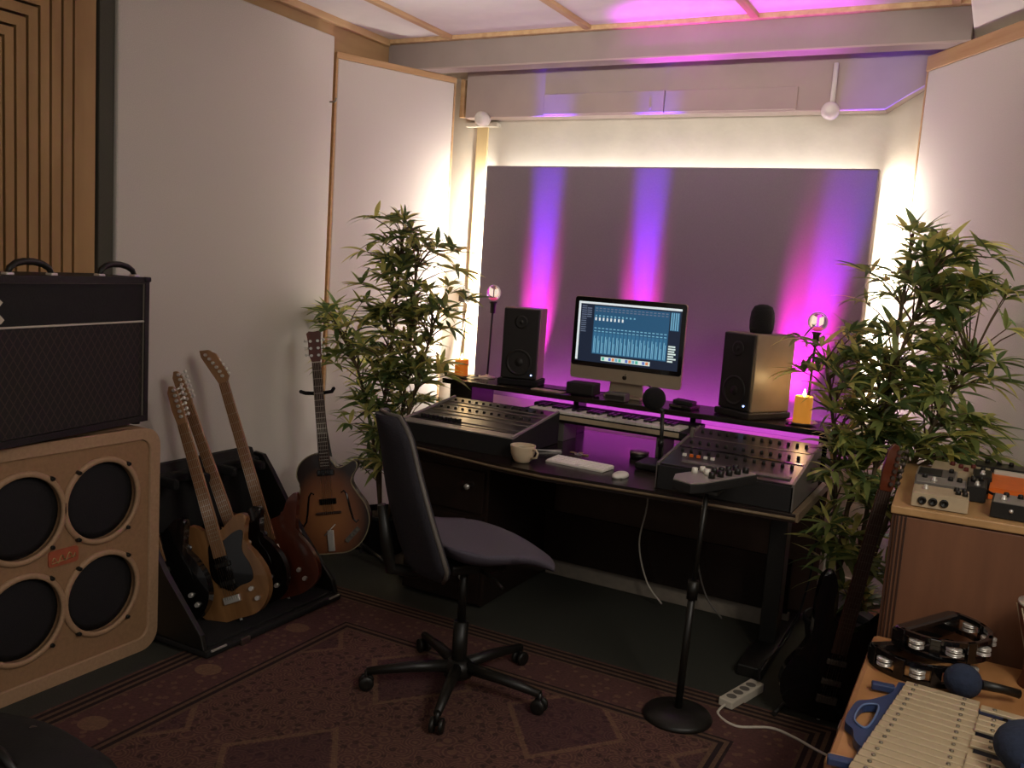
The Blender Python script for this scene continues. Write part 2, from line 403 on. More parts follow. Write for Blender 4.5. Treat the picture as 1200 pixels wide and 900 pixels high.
k = MB(); k.tube([(.372, .362 + .09*u, .468 + .012*math.sin(u*19) + .012*u) for u in [i/40 for i in range(41)]], .0022, 5); k.tube([(.372, .36, .461), (.372, .455, .470)], .0018, 5)
k.build('script', m_gold, npl)
for y in (.08, W - .08):
    for x in (.06, .3): MB().cyl((x, y, -.0), (x, y, .004), .02).build('foot', m_black, t)

ang = math.atan2(-.169, .9856)                      # the amplifier is turned a little towards the room
t = thing('guitar_amplifier', 'black guitar amplifier with two handles standing on the tan speaker cabinet', 'amplifier', (-2.905, 2.405, .909), math.radians(9.75))
# local: +x forward, right end at y = 0
k = MB(); k.bx(-.27, -.02, -.95, 0, .012, .575, .014)
k.build('shell', m_tolex, t)
k = MB(); k.prism([(-.95, .012), (0, .012), (0, .575), (-.95, .575)], -.02, .004, YZ, holes=[[(-.93, .036), (-.022, .036), (-.022, .551), (-.93, .551)]])
k.build('front_frame', m_tolex, t)
def grille_mat():
    m = bpy.data.materials.new('diamond_grille'); m.use_nodes = True; nt = m.node_tree; L = nt.links.new; N = nt.nodes.new; b = nt.nodes['Principled BSDF']
    tc = N('ShaderNodeTexCoord'); sp = N('ShaderNodeSeparateXYZ'); L(tc.outputs['Object'], sp.inputs[0])
    def mth(op, a, c=None):
        n = N('ShaderNodeMath'); n.operation = op
        for i, x in enumerate((a, c)):
            if x is None: continue
            if isinstance(x, (int, float)): n.inputs[i].default_value = x
            else: L(x, n.inputs[i])
        return n.outputs[0]
    y, z = mth('MULTIPLY', sp.outputs[1], 1.5), sp.outputs[2]
    p = mth('ABSOLUTE', mth('SUBTRACT', mth('FRACT', mth('MULTIPLY', mth('ADD', y, z), 20)), .5))
    q_ = mth('ABSOLUTE', mth('SUBTRACT', mth('FRACT', mth('MULTIPLY', mth('SUBTRACT', y, z), 20)), .5))
    mk = mth('LESS_THAN', mth('MINIMUM', p, q_), .07)
    mx = N('ShaderNodeMix'); mx.data_type = 'RGBA'; L(mk, mx.inputs[0]); mx.inputs[6].default_value = lin('#17110f'); mx.inputs[7].default_value = lin('#33271f')
    L(mx.outputs[2], b.inputs['Base Color']); b.inputs['Roughness'].default_value = .8
    return m
MB().bx(-.02, -.008, -.93, -.02, .03, .405).build('grille', grille_mat(), t)
MB().bx(-.02, -.007, -.93, -.02, .408, .552).build('upper_panel', m_blackmatt, t)
k = MB(); k.bx(-.008, .001, -.93, -.022, .402, .409, .002); k.build('piping', m_piping, t)
k = MB(); k.bx(-.006, -.001, -.93, -.022, .032, .036).bx(-.006, -.001, -.0245, -.022, .034, .552).bx(-.006, -.001, -.93, -.022, .549, .552); k.build('inner_piping', mat('dim_piping', '#6d665c', .5), t)
for y in (-.50, -.10):
    k = MB(); k.tube([(-.06 - .16*0, y - .09, .578), (-.062, y - .08, .598), (-.065, y - .055, .612), (-.067, y - .02, .619), (-.067, y + .02, .619), (-.065, y + .055, .612), (-.062, y + .08, .598), (-.06, y + .09, .578)], [.009, .011, .012, .012, .012, .012, .011, .009], 8)
    h = k.build('handle', m_black, t)
    for s in (-1, 1): MB().box((-.06, y + s*.09, .577), (.03, .03, .012), .004).build('end_cap', m_chrome, h)
for y in (-.78, -.03): MB().cyl((-.03, y, 0), (-.03, y, .014), .017).build('foot', m_blackmatt, t); MB().cyl((-.24, y, 0), (-.24, y, .014), .017).build('foot', m_blackmatt, t)
k = MB(); k.box((.002, -.012, .567), (.02, .03, .02), .005); k.build('corner', m_black, t)
# letters V O X in gilt plastic on the upper panel; only the end of the X shows in the frame
k = MB(); zc = .455
def bar(y0, z0, y1, z1, w=.02):
    d = V((0, y1 - y0, z1 - z0)); k.box((-.003, (y0+y1)/2, (z0+z1)/2), (.008, w, d.length), .001, frame_from(d, (1, 0, 0)))
bar(-.882, .495, -.855, .427); bar(-.827, .495, -.854, .427)
k.prism(circle(-.777, .461, .034, 20), -.007, .001, YZ, holes=[circle(-.777, .461, .018, 16)])
bar(-.734, .495, -.664, .425); bar(-.670, .495, -.731, .425)
k.build('logo', m_piping, t)

# ------------------------------------------------------------------ guitars in the rack
def G(y, p0, p1):
    """matrix for a guitar standing in the plane y, strap end at p0 (x,z), neck axis towards p1 (x,z); local +z up the neck, local -y the face"""
    a = math.atan2(p1[0] - p0[0], p1[1] - p0[1])
    return (p0[0], y, p0[1]), (0, a, math.radians(22))
def body_prism(pts, d, m, parent, bev=.008, name='body', n=7):
    return MB().prism(spline(pts, n), -d/2, d/2, XZ, bev=bev, smooth=True).build(name, m, parent)
def headstock(parent, pts, z, m, face_y, tuners, d=.015, peg=None):
    h = MB().prism(pts, face_y, face_y + d, XZ, bev=.002).build('headstock', m, parent)
    for x, zz, s in tuners:
        k = MB(); k.cyl((x, -face_y - d, zz), (x, -face_y - d - .012, zz), .007, seg=10)
        k.cyl((x, -face_y - d/2, zz), (x + s*.022, -face_y - d/2, zz + .004), .004, seg=8); k.ball((x + s*.028, -face_y - d/2, zz + .005), .010, (.8, .6, .9), 10)
        k.build('tuner', m_chrome, h)
    return h
def strings(parent, z0, z1, y, n=6, w=.04, w0=.05):
    k = MB()
    for i in range(n):
        u = i / (n - 1) - .5
        k.tube([(u*w0, y, z0), (u*w, y, z1)], .0009, 4)
    return k.build('string', m_string, parent)

tele = [(0, 0), (.09, .004), (.15, .06), (.163, .14), (.14, .215), (.112, .27), (.13, .33), (.145, .365), (.115, .385), (.06, .36), (.03, .345), (-.035, .35), (-.09, .395), (-.145, .37), (-.15, .31), (-.125, .25), (-.14, .2), (-.165, .13), (-.15, .055), (-.09, .004)]
def solid_guitar(name, label, y, p0, p1, outline, bodym, neckm, boardm, d=.045, head='six', guardm=None, hol=1.0, hook=0, zoff=0):
    loc, rot = G(y, p0, p1); L_ = math.hypot(p1[0]-p0[0], p1[1]-p0[1])
    t = thing(name, label, 'guitar', loc, rot=rot, group='guitars in the rack'); t.rotation_mode = 'ZYX'
    outline = [(x*1.06, z*1.10) for x, z in outline]
    body_prism(outline, d, bodym, t)
    z0 = .30; zn = L_ - .165                              # heel, nut
    fy = -(d/2 + .006)
    k = MB(); rings = []
    for u in range(7):
        z = z0 + (zn - z0)*u/6; w = .029 - .007*u/6
        rings.append([k.bm.verts.new((w*cx, fy + .004 + .024*cy, z)) for cx, cy in ((-1, 0), (-.9, .5), (-.5, .9), (0, 1), (.5, .9), (.9, .5), (1, 0))])
    k.skin(rings); k.build('neck', neckm, t)
    fb = MB().prism([(-.029, z0 - .03), (.029, z0 - .03), (.0215, zn), (-.0215, zn)], -fy - .004, -fy + .003, XZ).build('fingerboard', boardm, t)
    for i in range(1, 20):
        z = zn - (zn - .085) * (1 - .5 ** (i/12))
        if z < z0 - .02: break
        MB().box((0, fy - .0035, z), (.048 - .0004*i, .002, .002)).build('fret', m_string, fb)
    hs = [(-.02, zn), (.0215, zn), (.026 + hook*.012, zn + .025), (.018 - hook*.012, zn + .14), (.006 - hook*.03, zn + .168), (-.012 - hook*.055, zn + .172 + hook*.005), (-.026 - hook*.042, zn + .145), (-.027 - hook*.016, zn + .07)]
    tn = [(.010 - hook*.050*(i/5)**1.3, zn + .03 + i*.0235, 1) for i in range(6)] if head == 'six' else [(.014, zn + .03 + i*.042, 1) for i in range(3)] + [(-.014, zn + .03 + i*.042, -1) for i in range(3)]
    headstock(t, hs[::-1], zn, neckm, -fy - .008, tn)
    if guardm:
        g = [(.02, .33), (.09, .355), (.125, .345), (.1, .27), (.118, .2), (.11, .14), (.05, .13), (.0, .12), (-.06, .19), (-.05, .29), (-.03, .335)]
        MB().prism(spline(g[::-1], 5), d/2, d/2 + .003, XZ).build('pickguard', guardm, t)
    for z in (.235, .155):
        MB().box((0, -d/2 - .006, z), (.072, .012, .022), .004).build('pickup', m_black if guardm else m_chrome, t)
    MB().box((0, -d/2 - .007, .085), (.075, .014, .03), .003).build('bridge', m_chrome, t)
    strings(t, .085, zn, fy - .008)
    for x, z in ((.095, .105), (.11, .06)): MB().cyl((x, -d/2, z), (x, -d/2 - .016, z), .011, .009, 14).build('knob', m_chrome, t)
    MB().cyl((0, 0, -.012), (0, 0, .004), .007, .005, 10).build('strap_button', m_chrome, t)
    return t
solid_guitar('electric_guitar', 'black electric guitar nearest the tan speaker cabinet, neck hidden behind the amplifier', 2.51, (-2.81, .062), (-3.23, .985), tele, m_gloss, m_maple, m_maple, guardm=m_gloss)
solid_guitar('electric_guitar', 'natural wood electric guitar with black pickguard, maple neck', 2.70, (-2.665, .07), (-3.085, 1.005), tele, m_natural, m_maple, m_maple, guardm=m_gloss)
solid_guitar('electric_guitar', 'dark electric guitar standing in the rack behind the natural wood one', 2.86, (-2.70, .062), (-3.24, 1.04), tele, m_gloss, m_maple, m_maple, guardm=m_gloss)
horn = [(0, 0), (.08, .0), (.15, .03), (.175, .10), (.155, .18), (.125, .25), (.15, .33), (.175, .40), (.13, .39), (.085, .34), (.035, .33), (-.035, .33), (-.085, .34), (-.13, .40), (-.17, .40), (-.145, .32), (-.12, .25), (-.155, .18), (-.175, .10), (-.15, .03), (-.08, 0)]
solid_guitar('electric_guitar', 'red-brown double-horned electric guitar at the far end of the rack, slanted headstock', 3.02, (-2.69, .058), (-3.185, 1.145), horn, m_redbrown, m_maple, m_maple, d=.04, hook=1)

# the rack
t = thing('guitar_rack', 'black case-style guitar rack on the floor holding four electric guitars', 'guitar rack', (0, 0, 0))
MB().bx(-3.18, -2.56, 2.42, 3.24, .012, .042, .01).build('tray', m_blackmatt, t)
k = MB(); k.prism([(-3.18, .042), (-3.12, .042), (-3.12, .60), (-3.15, .655), (-3.18, .655)], -3.24, -2.42, XZ, bev=.008); k.build('back_board', m_blackmatt, t)
for y in (2.42, 3.215):
    MB().prism([(-3.12, .042), (-2.58, .042), (-2.60, .10), (-2.80, .30), (-3.0, .56), (-3.06, .635), (-3.12, .64)], -y - .025, -y, XZ, bev=.005).build('side_board', m_black, t)
yo = MB().bx(-3.125, -3.075, 2.445, 3.215, .575, .625, .012).build('neck_rail', m_foam, t)
for y in (2.46, 2.62, 2.79, 2.95, 3.13):
    MB().box((-3.03, y, .605), (.12, .035, .045), .012).build('padded_finger', m_foam, yo)
bp = MB().bx(-2.80, -2.59, 2.45, 3.21, .04, .052, .005).build('foam_pad', m_foam, t)
for a, b in ((2.44, 2.52), (3.15, 3.22)):
    MB().bx(-2.563, -2.555, a, b, .036, .044, .002).build('edge_strip', m_chrome, t)
MB().box((-2.556, 2.62, .024), (.012, .05, .03), .004).build('latch', m_steel, t)
for y in (2.47, 3.19):
    for x in (-3.14, -2.61): MB().cyl((x, y, 0), (x, y, .014), .02).build('foot', m_blackmatt, t)

# ------------------------------------------------------------------ sunburst archtop on its own stand
def burst_mat():
    m = bpy.data.materials.new('sunburst'); m.use_nodes = True; nt = m.node_tree; L = nt.links.new; N = nt.nodes.new; b = nt.nodes['Principled BSDF']
    tc = N('ShaderNodeTexCoord'); mp = N('ShaderNodeMapping'); L(tc.outputs['Object'], mp.inputs[0]); mp.inputs['Location'].default_value = (0, 0, -.20 / .27); mp.inputs['Scale'].default_value = (1/.2, 0, 1/.27)
    g = N('ShaderNodeVectorMath'); g.operation = 'LENGTH'; L(mp.outputs[0], g.inputs[0])
    r = N('ShaderNodeValToRGB'); L(g.outputs['Value'], r.inputs[0])
    r.color_ramp.elements[0].position = .2; r.color_ramp.elements[0].color = lin('#8e5c34')
    r.color_ramp.elements[1].position = .98; r.color_ramp.elements[1].color = lin('#22120c')
    e = r.color_ramp.elements.new(.7); e.color = lin('#6c4026')
    L(r.outputs[0], b.inputs['Base Color']); b.inputs['Roughness'].default_value = .35; b.inputs['Coat Weight'].default_value = .2
    return m
bd = (.63, -.78)
rz = math.atan2(.62, .78)                                   # face turned from -y towards +x
t = thing('archtop_guitar', 'sunburst hollow-body archtop guitar on a black tripod stand by the left plant', 'guitar', (-2.905, 3.60, .075), rot=(math.radians(-7), math.radians(-8.5), rz*.75))
arch = [(0, 0), (.09, .006), (.165, .06), (.205, .15), (.195, .235), (.155, .305), (.128, .36), (.135, .40), (.158, .432), (.166, .462), (.146, .478), (.105, .458), (.06, .448), (.03, .49), (-.03, .525), (-.08, .52), (-.135, .48), (-.155, .42), (-.14, .36), (-.16, .30), (-.195, .235), (-.205, .15), (-.165, .06), (-.09, .006)]
bo_ = MB().prism(spline(arch, 6), -.04, .036, XZ, bev=.004, smooth=True).build('body', mat('dark_burst_side', '#2a1810', .35, coat=.3), t)
MB().prism([(x*.975, .24 + (z - .24)*.975) for x, z in spline(arch, 6)], .036, .042, XZ, bev=.003, smooth=True).build('top', burst_mat(), t)
k = MB(); k.tube([(x*.992, -.0385, .24 + (z - .24)*.992) for x, z in spline(arch, 6)], .0028, 6, closed=True); k.build('binding', mat('cream_binding', '#8f8365', .5), t)
for s in (-1, 1):
    k = MB(); k.tube([(s*.07 , -.0425, .315), (s*.085, -.0425, .325), (s*.098, -.0425, .305), (s*.105, -.0425, .265), (s*.112, -.0425, .22), (s*.122, -.0425, .175), (s*.137, -.0425, .155), (s*.15, -.0425, .168)], [.004, .0045, .005, .0055, .0055, .005, .0045, .004], 6)
    k.build('f_hole', m_gloss, t)
for z in (.425, .275): MB().box((0, -.049, z), (.088, .014, .03), .003).build('pickup', m_gloss, t)
MB().box((0, -.052, .215), (.13, .02, .012), .004).build('bridge', m_rose, t)
k = MB(); k.box((0, -.05, .07), (.035, .012, .11), .004); k.tube([(-.03, -.058, .10), (.03, -.058, .155)], .003, 6); k.build('tailpiece', m_chrome, t)
k = MB(); k.prism([(.085, .05), (.155, .115), (.14, .135), (.07, .07)], .042, .046, XZ, bev=.001); cp = k.build('control_plate', m_grey, t)
for u in (.1, .5, .9): MB().cyl((.078 + .07*u, -.046, .06 + .065*u), (.078 + .07*u, -.062, .06 + .065*u), .009, .008, 12).build('knob', m_steel, cp)
zn = 1.0
k = MB(); rings = []
for u in range(7):
    z = .47 + (zn - .47)*u/6; w = .028 - .006*u/6
    rings.append([k.bm.verts.new((w*cx, -.052 + .024*cy, z)) for cx, cy in ((-1, 0), (-.9, .5), (-.5, .9), (0, 1), (.5, .9), (.9, .5), (1, 0))])
k.skin(rings); k.build('neck', m_rose, t)
fb = MB().prism([(-.03, .445), (.03, .445), (.0225, zn), (-.0225, zn)], .05, .058, XZ).build('fingerboard', m_rose, t)
for i in range(1, 21):
    z = zn - (zn - .215) * (1 - .5 ** (i/12))
    if z > .45: MB().box((0, -.0585, z), (.049, .002, .0026)).build('fret', m_string, fb)
hp = [(-.021, zn), (.021, zn), (.034, zn + .04), (.031, zn + .1), (.039, zn + .15), (.025, zn + .162), (0, zn + .156), (-.025, zn + .162), (-.039, zn + .15), (-.031, zn + .1), (-.034, zn + .04)]
headstock(t, hp, zn, m_redbrown, .046, [(.019, zn + .035 + i*.037, 1) for i in range(3)] + [(-.019, zn + .035 + i*.037, -1) for i in range(3)], d=.014)
MB().box((0, -.058, zn), (.045, .006, .005)).build('nut', m_piping, t)
strings(t, .21, zn, -.0615)
t = thing('guitar_stand', 'black tripod guitar stand holding the sunburst archtop', 'guitar stand', (-2.93, 3.72, 0), rz*.75)
k = MB(); k.tube([(.02, .03, .10), (-.09, .06, .45), (-.195, .085, .90)], .011, 10); k.build('column', m_black, t)
for p in ((-.30, .14, .012), (.02, .36, .012), (.33, -.22, .012)):
    l = MB().tube([(.01, .02, .14), (p[0]*.5 + .005, p[1]*.5, .08), p], .010, 8).build('leg', m_black, t); MB().ball((p[0], p[1], .014), .014).build('rubber_foot', m_blackmatt, l)
k = MB(); k.tube([(-.10, -.10, .082), (-.09, .0, .062), (.0, .02, .07), (.09, .0, .062), (.10, -.10, .082)], .009, 8); k.build('cradle', m_foam, t)
k = MB(); k.tube([(-.255, -.06, .905), (-.25, .03, .885), (-.19, .08, .88), (-.115, .05, .9), (-.09, -.04, .93)], .010, 8); k.build('neck_yoke', m_foam, t)

# ------------------------------------------------------------------ bamboo plants
def leaf(bm, base, d, L_, W_, droop, mi):
    d = V(d).normalized(); side = d.cross(V((0, 0, 1)))
    side = side.normalized() if side.length > .05 else V((1, 0, 0))
    up = side.cross(d); tw = random.uniform(-.6, .6); side = (side * math.cos(tw) + up * math.sin(tw)).normalized()
    p = V(base); prof = [.15, .75, 1, .8, .45, .02]; rows = []
    for i in range(6):
        u = i / 5; w = W_ * prof[i] * .5
        q_ = p + d * (L_ * u) + V((0, 0, -droop * L_ * u * u))
        rows.append((bm.verts.new(q_ - side * w), bm.verts.new(q_ + up * (-.18 * w)), bm.verts.new(q_ + side * w)))
    for a, b in zip(rows, rows[1:]):
        for i in range(2):
            f = bm.faces.new((a[i], a[i+1], b[i+1], b[i])); f.smooth = True; f.material_index = mi
def bamboo(label, loc, canes, tips, seed, pot_r=.14, dens=10):
    """canes: poly-lines (local); tips: (x, y, z, spread, n_clusters)"""
    random.seed(seed)
    t = thing('bamboo_plant', label, 'plant', loc, group='artificial bamboo plants')
    MB().lathe([(pot_r*.75, 0), (pot_r*.8, .01), (pot_r, .20), (pot_r*1.05, .205), (pot_r*1.05, .225), (pot_r*.95, .225), (pot_r*.93, .19)], 28).build('pot', m_blackmatt, t)
    MB().lathe([(pot_r*.92, .17), (pot_r*.92, .195), (.01, .2)], 20).build('soil', m_soil, t)
    for c in canes:
        c = spline(c, 4, False); k = MB(); n = len(c)
        k.tube(c, [.011 - .005*i/n for i in range(n)], 8); k.build('cane', m_cane, t)
    k = MB()
    for (x, y, z, sp, nc) in tips:
        for _ in range(int(nc*2.5)):
            p = V((x, y, z)) + V((random.gauss(0, sp), random.gauss(0, sp*.8), max(-1.4*sp, min(.9*sp, random.gauss(0, sp*.7)))))
            # twig from the nearest cane
            best = min((V(q_) for c in canes for q_ in spline(c, 6, False)), key=lambda q_: (q_ - p - V((0, 0, -.1))).length)
            k.tube([best, best.lerp(p, .6) + V((0, 0, .015)), p], [.004, .003, .002], 5, mi=3)
            out = p - best; out.z *= .4; out = out.normalized() if out.length > .01 else V((0, 0, 1))
            n = random.randint(dens - 3, dens)
            for i in range(n):
                a = 2*PI*i/n + random.uniform(-.3, .3)
                d = V((math.cos(a), math.sin(a), random.uniform(-.15, .75))) + out * .75
                leaf(k.bm, p, d, random.uniform(.105, .18), random.uniform(.020, .031), random.uniform(.15, .6), random.choices((0, 1, 2), (4, 4, 3))[0])
    k.build('foliage', m_leafs + [m_cane], t)
    return t
bamboo('tall leafy artificial bamboo plant between the archtop guitar and the desk', (-2.87, 3.98, 0),
       [[(-.03, 0, .2), (-.05, .0, .7), (-.02, .02, 1.2), (.03, .0, 1.78)], [(.03, .02, .2), (.05, .04, .7), (.09, .03, 1.2), (.12, .02, 1.72)], [(-.05, .03, .2), (-.1, .0, .6), (-.2, -.04, 1.0), (-.34, -.06, 1.22)], [(.05, -.03, .2), (.1, -.03, .6), (.18, 0, 1.0), (.26, .0, 1.30)]],
       [(.06, 0, 1.76, .07, 6), (-.02, 0, 1.62, .09, 7), (.16, 0, 1.66, .08, 5), (.06, .02, 1.48, .12, 9), (-.06, 0, 1.35, .09, 7), (.14, .0, 1.32, .09, 7), (.27, 0, 1.33, .05, 3), (-.36, -.05, 1.26, .06, 6), (-.27, -.03, 1.1, .08, 6),
        (.0, .02, 1.18, .12, 9), (.13, .02, 1.12, .09, 6), (-.12, 0, 1.0, .1, 7), (.05, .02, .95, .09, 7), (.2, .02, .98, .05, 2), (-.1, -.03, .82, .09, 6), (.06, 0, .78, .08, 5), (-.02, -.05, .66, .08, 5), (-.02, -.05, .5, .07, 4)], 11)
bamboo('tall leafy artificial bamboo plant between the desk and the wooden cabinet', (-.44, 3.93, 0),
       [[(-.02, 0, .2), (-.02, .0, .7), (.07, .0, 1.2), (.2, .0, 1.75)], [(.03, .02, .2), (.05, .02, .6), (.08, .03, 1.2), (.1, .02, 1.86)], [(-.05, .03, .2), (-.06, .0, .6), (-.1, -.02, 1.0), (-.17, -.02, 1.32)], [(.05, -.03, .2), (.14, -.03, .7), (.26, 0, 1.1), (.36, .0, 1.36)]],
       [(.24, 0, 1.76, .07, 7), (.32, 0, 1.64, .08, 6), (.17, 0, 1.62, .08, 7), (.1, .02, 1.86, .03, 1), (.24, .02, 1.5, .1, 9), (.1, 0, 1.42, .09, 5), (-.08, 0, 1.36, .06, 4), (-.13, 0, 1.27, .045, 3), (.0, .0, 1.27, .1, 8), (.2, .0, 1.3, .11, 10), (.32, 0, 1.32, .07, 5), (-.02, -.0, 1.1, .07, 6),
        (.05, .02, 1.1, .1, 9), (.28, .02, 1.12, .1, 7), (.38, 0, 1.08, .07, 4), (.02, 0, .96, .07, 6), (.1, .02, .92, .1, 8), (.3, 0, .98, .06, 4), (-.03, -.03, .82, .07, 5), (.05, 0, .72, .08, 5), (-.02, -.05, .6, .07, 5), (-.0, -.05, .46, .06, 4), (.04, -.04, .34, .05, 3)], 23)
# ------------------------------------------------------------------ desk
t = thing('studio_desk', 'long black studio desk with raised back shelf against the purple-lit wall', 'desk', (0, 0, 0))
MB().prism([(-2.50, 3.53), (-2.45, 3.50), (-1.88, 3.395), (-1.62, 3.375), (-1.0, 3.43), (-.585, 3.455), (-.575, 4.5), (-2.72, 4.5)], .725, .76, bev=.003).build('desktop', m_desk, t)
k = MB(); k.tube([(-2.50, 3.527, .742), (-2.45, 3.498, .742), (-1.88, 3.393, .742), (-1.62, 3.373, .742), (-1.0, 3.428, .742), (-.585, 3.453, .742)], .0065, 6); k.build('edge_band', m_desk_edge, t)
MB().bx(-.60, -.574, 3.46, 4.5, .728, .763, .002).build('side_band', m_desk_edge, t)
pd = MB().bx(-2.44, -1.98, 3.56, 4.3, .015, .725, .004).build('pedestal', m_desk, t)
for z in (.12, .34, .56):
    d = MB().bx(-2.42, -2.0, 3.545, 3.562, z - .095, z + .105, .003).build('drawer', m_desk, t)
    MB().lathe([(.006, 0), (.006, .012), (.014, .018), (.014, .026), (.004, .03)], 14, c=(-2.08, 3.545, z + .03), R=frame_from((0, -1, 0))).build('knob', m_chrome, d)
MB().bx(-.765, -.69, 3.92, 4.02, 0, .725, .004).build('leg', m_black, t)
MB().bx(-.78, -.675, 3.62, 4.42, 0, .05, .006).build('foot_bar', m_black, t)
MB().bx(-1.98, -.70, 4.19, 4.21, .10, .36, .002).build('modesty_panel', m_desk, t)
MB().bx(-2.68, -.62, 4.455, 4.475, .03, .725, .002).build('back_panel', mat('brown_board', '#5a463a', .7, var=.1, vscale=8), t)
MB().bx(-1.98, -.70, 4.24, 4.27, .0, .085, .003).build('cross_bar', mat('dull_bar', '#7d7468', .6, var=.1), t)
MB().bx(-2.66, -.60, 4.165, 4.47, .958, .985, .004).build('shelf', m_desk, t)
for x0, x1, y0 in ((-2.62, -2.48, 4.19), (-1.93, -1.90, 4.33), (-1.29, -1.26, 4.33), (-.645, -.605, 4.19)):
    MB().bx(x0, x1, y0, 4.44, .76, .958, .003).build('post', m_desk, t)
tr = MB().bx(-2.09, -1.21, 4.055, 4.26, .86, .872, .003).build('keyboard_tray', m_desk, t)
for x in (-1.88, -1.35): MB().bx(x - .02, x + .02, 4.08, 4.24, .76, .86, .003).build('tray_support', m_grey, tr)

def quadbox(x0, x1, y0, y1, zb, zf, zr, lip=0):
    """console body with a top sloping up to the back"""
    return [(y0, zb), (y1, zb), (y1, zr), (y0, zf)]
def on_slope(y0, y1, zf, zr, y): return zf + (zr - zf)*(y - y0)/(y1 - y0)
# left console
t = thing('mixing_console', 'left mixing console on the desk with pale silver front edge', 'mixing console', (-2.48, 3.53, .761))
D, Wd = .49, .62; zf, zr = .085, .155
MB().prism([(0, 0), (D, 0), (D, zr), (0, zf)], 0, Wd, YZ, bev=.003).build('body', m_blackmatt, t)
sl = math.atan2(zr - zf, D)
k = MB(); k.box((Wd/2, .03, zf + .006), (Wd, .055, .008), .002, (sl, 0, 0)); k.build('front_edge', m_silver, t)
for x in (.006, Wd - .006): MB().box((x, D/2, (zf+zr)/2 + .006), (.012, D*.98, .012), .002, (sl, 0, 0)).build('side_rail', m_silver, t)
MB().box((Wd/2, .27, on_slope(0, D, zf, zr, .27) + .002), (Wd - .03, .41, .006), .001, (sl, 0, 0)).build('control_surface', m_mixer, t)
for j, y in enumerate((.10, .19, .24, .34, .39)):
    MB().box((Wd/2, y, on_slope(0, D, zf, zr, y) + .006), (Wd - .04, .010, .004), .001, (sl, 0, 0)).build('strip', m_grey if j != 2 else m_steel, t)
kn = None
for i in range(13):
    for y in (.285, .42):
        p = (.05 + i*.042, y, on_slope(0, D, zf, zr, y) + .004)
        if kn is None:
            kn = MB().lathe([(.008, 0), (.007, .008), (.006, .010), (.001, .0105)], 12).build('knob', m_black, t, p)
        else: rep(kn, p, t)
fd = None
for i in range(9):
    p = (.07 + i*.026, .09, on_slope(0, D, zf, zr, .09) + .004)
    if fd is None: fd = MB().bx(-.007, .007, -.012, .012, 0, .02, .003).build('fader', m_black, t, p)
    else: rep(fd, p, t)
# right console
t = thing('mixing_console', 'right mixing console on the desk with rows of small knobs', 'mixing console', (-1.155, 3.475, .761))
D, Wd = .56, .55; zf, zr = .095, .18
MB().prism([(0, 0), (D, 0), (D, zr), (0, zf)], 0, Wd, YZ, bev=.003).build('body', m_blackmatt, t)
sl = math.atan2(zr - zf, D)
MB().box((Wd/2, D/2, (zf+zr)/2 + .003), (Wd - .02, D - .02, .008), .002, (sl, 0, 0)).build('control_surface', m_mixer, t)
for x in (.004, Wd - .004): MB().prism([(0, 0), (D, 0), (D, zr + .012), (0, zf + .012)], x - .006, x + .006, YZ, bev=.002).build('side_cheek', m_grey, t)
MB().box((Wd/2, .25, on_slope(0, D, zf, zr, .25) + .008), (Wd - .03, .014, .004), 0, (sl, 0, 0)).build('groove', m_gloss, t)
MB().box((Wd*.55, .07, on_slope(0, D, zf, zr, .07) + .009), (Wd*.8, .03, .006), .002, (sl, 0, 0)).build('strip', m_grey, t)
MB().box((Wd/2, .40, on_slope(0, D, zf, zr, .40) + .007), (Wd - .04, .010, .004), 0, (sl, 0, 0)).build('strip', m_steel, t)
kn = None
for i in range(13):
    for y in (.19, .31, .47):
        p = (.045 + i*.038, y, on_slope(0, D, zf, zr, y) + .006)
        if kn is None: kn = MB().lathe([(.0075, 0), (.0065, .014), (.005, .016), (.001, .0165)], 10).build('knob', m_black, t, p)
        else: rep(kn, p, t)
for i, c in enumerate((m_white, m_orange, m_orange, m_white, m_white)):
    MB().bx(-.008, .008, -.006, .006, 0, .012, .002).build('button', c, t, (.07 + .03*i, .14, on_slope(0, D, zf, zr, .14) + .006))
MB().bx(-.008, .008, -.008, .008, 0, .045, .003).build('handset_post', m_steel, t, (.03, .36, zr - .015))

# master keyboard under the shelf
t = thing('midi_keyboard', 'long piano-style keyboard on the tray just in front of the desk shelf', 'keyboard', (-2.045, 4.045, .874), math.radians(-.8))
MB().bx(-.05, .85, -.005, .24, 0, .032, .005).build('body', m_black, t)
MB().bx(-.05, .85, .14, .24, .032, .05, .004).build('control_strip', m_black, t)
MB().bx(-.002, .80, -.008, -.004, .004, .026, .001).build('front_strip', m_beige, t)
wk = None; n = 29; w = .80 / n
for i in range(n):
    p = (i*w, 0, .033)
    if wk is None: wk = MB().bx(.0008, w - .0008, -.004, .135, 0, .012, .0015).build('white_key', m_white, t, p)
    else: rep(wk, p, t)
bk = None
for i in range(n - 1):
    if i % 7 in (2, 6): continue
    p = ((i + 1)*w, .05, .045)
    if bk is None: bk = MB().bx(-.0085, .0085, 0, .085, 0, .012, .002).build('black_key', m_gloss, t, p)
    else: rep(bk, p, t)

